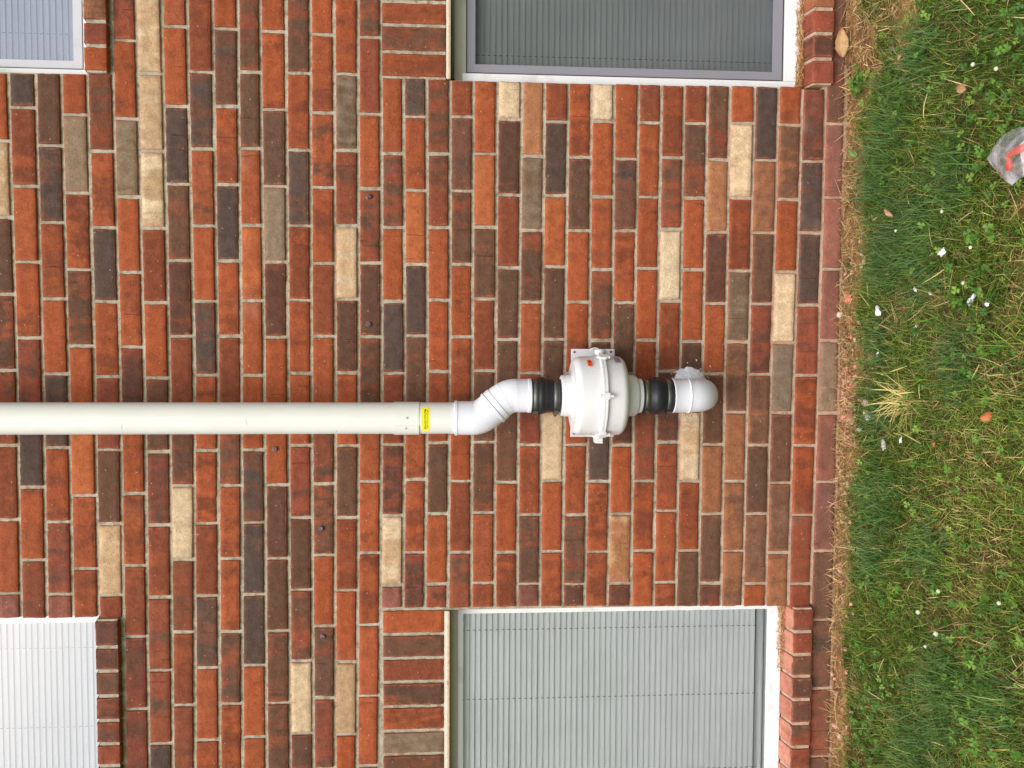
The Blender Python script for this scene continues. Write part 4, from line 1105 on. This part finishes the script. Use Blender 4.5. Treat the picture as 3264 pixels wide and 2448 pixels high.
# dried clippings caught on the two lower sills
def clippings(x0, x1, n, zf, name, wgt):
    x = x0+(x1-x0)*RNG.random(n)**wgt; yy = RNG.uniform(.022, .052, n); V = []; F = []; Cc = []
    for i in range(n):
        a = random.uniform(0, 6.28); l = random.uniform(.006, .026); w_ = random.uniform(.0004, .0009); z = zf+.001+random.random()**2*.014
        dx, dy, dz = math.cos(a)*l/2, math.sin(a)*l/2*.5, random.uniform(-.004, .006); px, pz = -math.sin(a)*w_, w_
        y_ = yy[i]; b = len(V); V += [(x[i]-dx-px, min(y_-dy, .0465), z-dz-pz+.002), (x[i]-dx+px, min(y_-dy, .0465), z-dz+pz+.002), (x[i]+dx+px, min(y_+dy, .0465), z+dz+pz+.003), (x[i]+dx-px, min(y_+dy, .0465), z+dz-pz+.003)]; F.append((b, b+1, b+2, b+3))
        c = lin(random.choice([(168, 118, 70), (204, 160, 104), (220, 186, 130), (140, 96, 56)])); Cc += [(*c, 1)]*4
    me = bpy.data.meshes.new(name); me.from_pydata(V, [], F); me.update(); attrcol(me, 'col', Cc)
    obj(name, me, MDRY)['kind'] = 'stuff'
clippings(.745, 1.65, 1500, .104, 'dry_clippings', 1.5)
clippings(-.815, -1.02, 420, .125, 'dry_clippings', 1.7)
# clear plastic bag with red pieces and a white card
def bag():
    cx, cy = .366, -.858; z0 = float(gh(np.array([cx]), np.array([cy]))[0])+.03
    t = thing('plastic_bag', 'clear crumpled plastic bag holding red pieces and a white card on the lawn', 'bag', None, (cx, cy, z0))
    N = NT('clear_film'); N.n.remove(N.b); g = N.geo()
    tr = N.n.new('ShaderNodeBsdfTransparent'); tr.inputs[0].default_value = (.97, .98, 1, 1)
    df = N.n.new('ShaderNodeBsdfDiffuse'); df.inputs[0].default_value = (*lin((240, 243, 250)), 1)
    gl = N.n.new('ShaderNodeBsdfGlossy'); gl.inputs['Roughness'].default_value = .18
    m1 = N.n.new('ShaderNodeMixShader'); N.l.new(N.ss(N.noise(g, 15, 3, .55, .6), .40, .68, .08, .50), m1.inputs[0]); N.l.new(tr.outputs[0], m1.inputs[1]); N.l.new(df.outputs[0], m1.inputs[2])
    m2 = N.n.new('ShaderNodeMixShader'); m2.inputs[0].default_value = .20; N.l.new(m1.outputs[0], m2.inputs[1]); N.l.new(gl.outputs[0], m2.inputs[2]); N.l.new(m2.outputs[0], N.out.inputs[0])
    V = []; F = []; nx, ny = 44, 54
    def wob(u, v):
        f = .007*abs(mn.noise(Vector((u*2.4, v*2.8, 1)))) + .003*abs(mn.noise(Vector((u*7, v*6, 4))))
        return f
    for side in (1, 0):
        b = len(V)
        for j in range(ny+1):
            for i in range(nx+1):
                u, v = i/nx, j/ny
                # bag outline: rounded mouth edge towards the wall, body away from it
                x = (u-.5)*.108*(1-.18*v) + .012*mn.noise(Vector((v*2, 0, 3))) + .010*v; y = -v*.190+.086 - .070*(abs(u-.64)*1.6)**1.15*(1-v)
                bul = math.sin(math.pi*min(1, max(0, u)))**.6
                z = side*(.022*bul*(.35+.65*min(1, v*2.2)) + wob(u, v)*bul) + .0005
                V.append((x, y, z))
        for j in range(ny):
            for i in range(nx):
                a = b+j*(nx+1)+i; F.append((a, a+1, a+nx+2, a+nx+1))
    pydata('bag_film', V, F, N.m, t, True)
    Nr = NT('red_piece'); MR = Nr.p(col=lin((244, 72, 52)), rough=.35); Nw = NT('white_card'); MW = Nw.p(col=lin((250, 240, 238)), rough=.5)
    for x, y, a, l in ((.006, .004, .4, .030), (-.012, .008, 1.5, .028), (.010, -.022, .2, .026)):
        bm = bmesh.new(); box(bm, -.007, .007, -l/2, l/2, .006, .014); bevel(bm, .0035, 3)
        bmesh.ops.transform(bm, verts=bm.verts, matrix=Matrix.Translation((x, y, .002)) @ Matrix.Rotation(a, 4, 'Z'))
        from_bm('red_piece', bm, MR, t, True)
    bm = bmesh.new(); box(bm, -.032, .034, -.105, -.016, .002, .0045); bevel(bm, .001); bmesh.ops.rotate(bm, verts=bm.verts, cent=(0, -.06, 0), matrix=Matrix.Rotation(.25, 3, 'Z')); from_bm('white_card', bm, MW, t, False)
bag()
# small weed growing from the bottom course under the left window
def weed():
    V = []; F = []; Cc = []
    for i in range(16):
        a = random.uniform(-2.9, -.2); l = random.uniform(.006, .013); bx = -.925+random.uniform(-.018, .018); bz = .03+random.uniform(-.015, .02); by = -.006
        d = Vector((math.cos(a)*.8, -.5, -math.sin(a)*.5)).normalized(); e = Vector((d.z, 0, -d.x)).normalized(); b = len(V); p = Vector((bx, by, bz))
        for q in (p, p+d*l*.5+e*l*.3, p+d*l, p+d*l*.5-e*l*.3): V.append(tuple(q)); Cc.append((*lin(random.choice([(112, 128, 62), (150, 150, 78), (90, 112, 50)])), 1))
        F.append((b, b+1, b+2, b+3))
    me = bpy.data.meshes.new('weed'); me.from_pydata(V, [], F); me.update(); attrcol(me, 'col', Cc); tag(obj('weed', me, MLEAF), 'tiny olive weed sprouting from the wall foot under the pale window', 'weed')
weed()
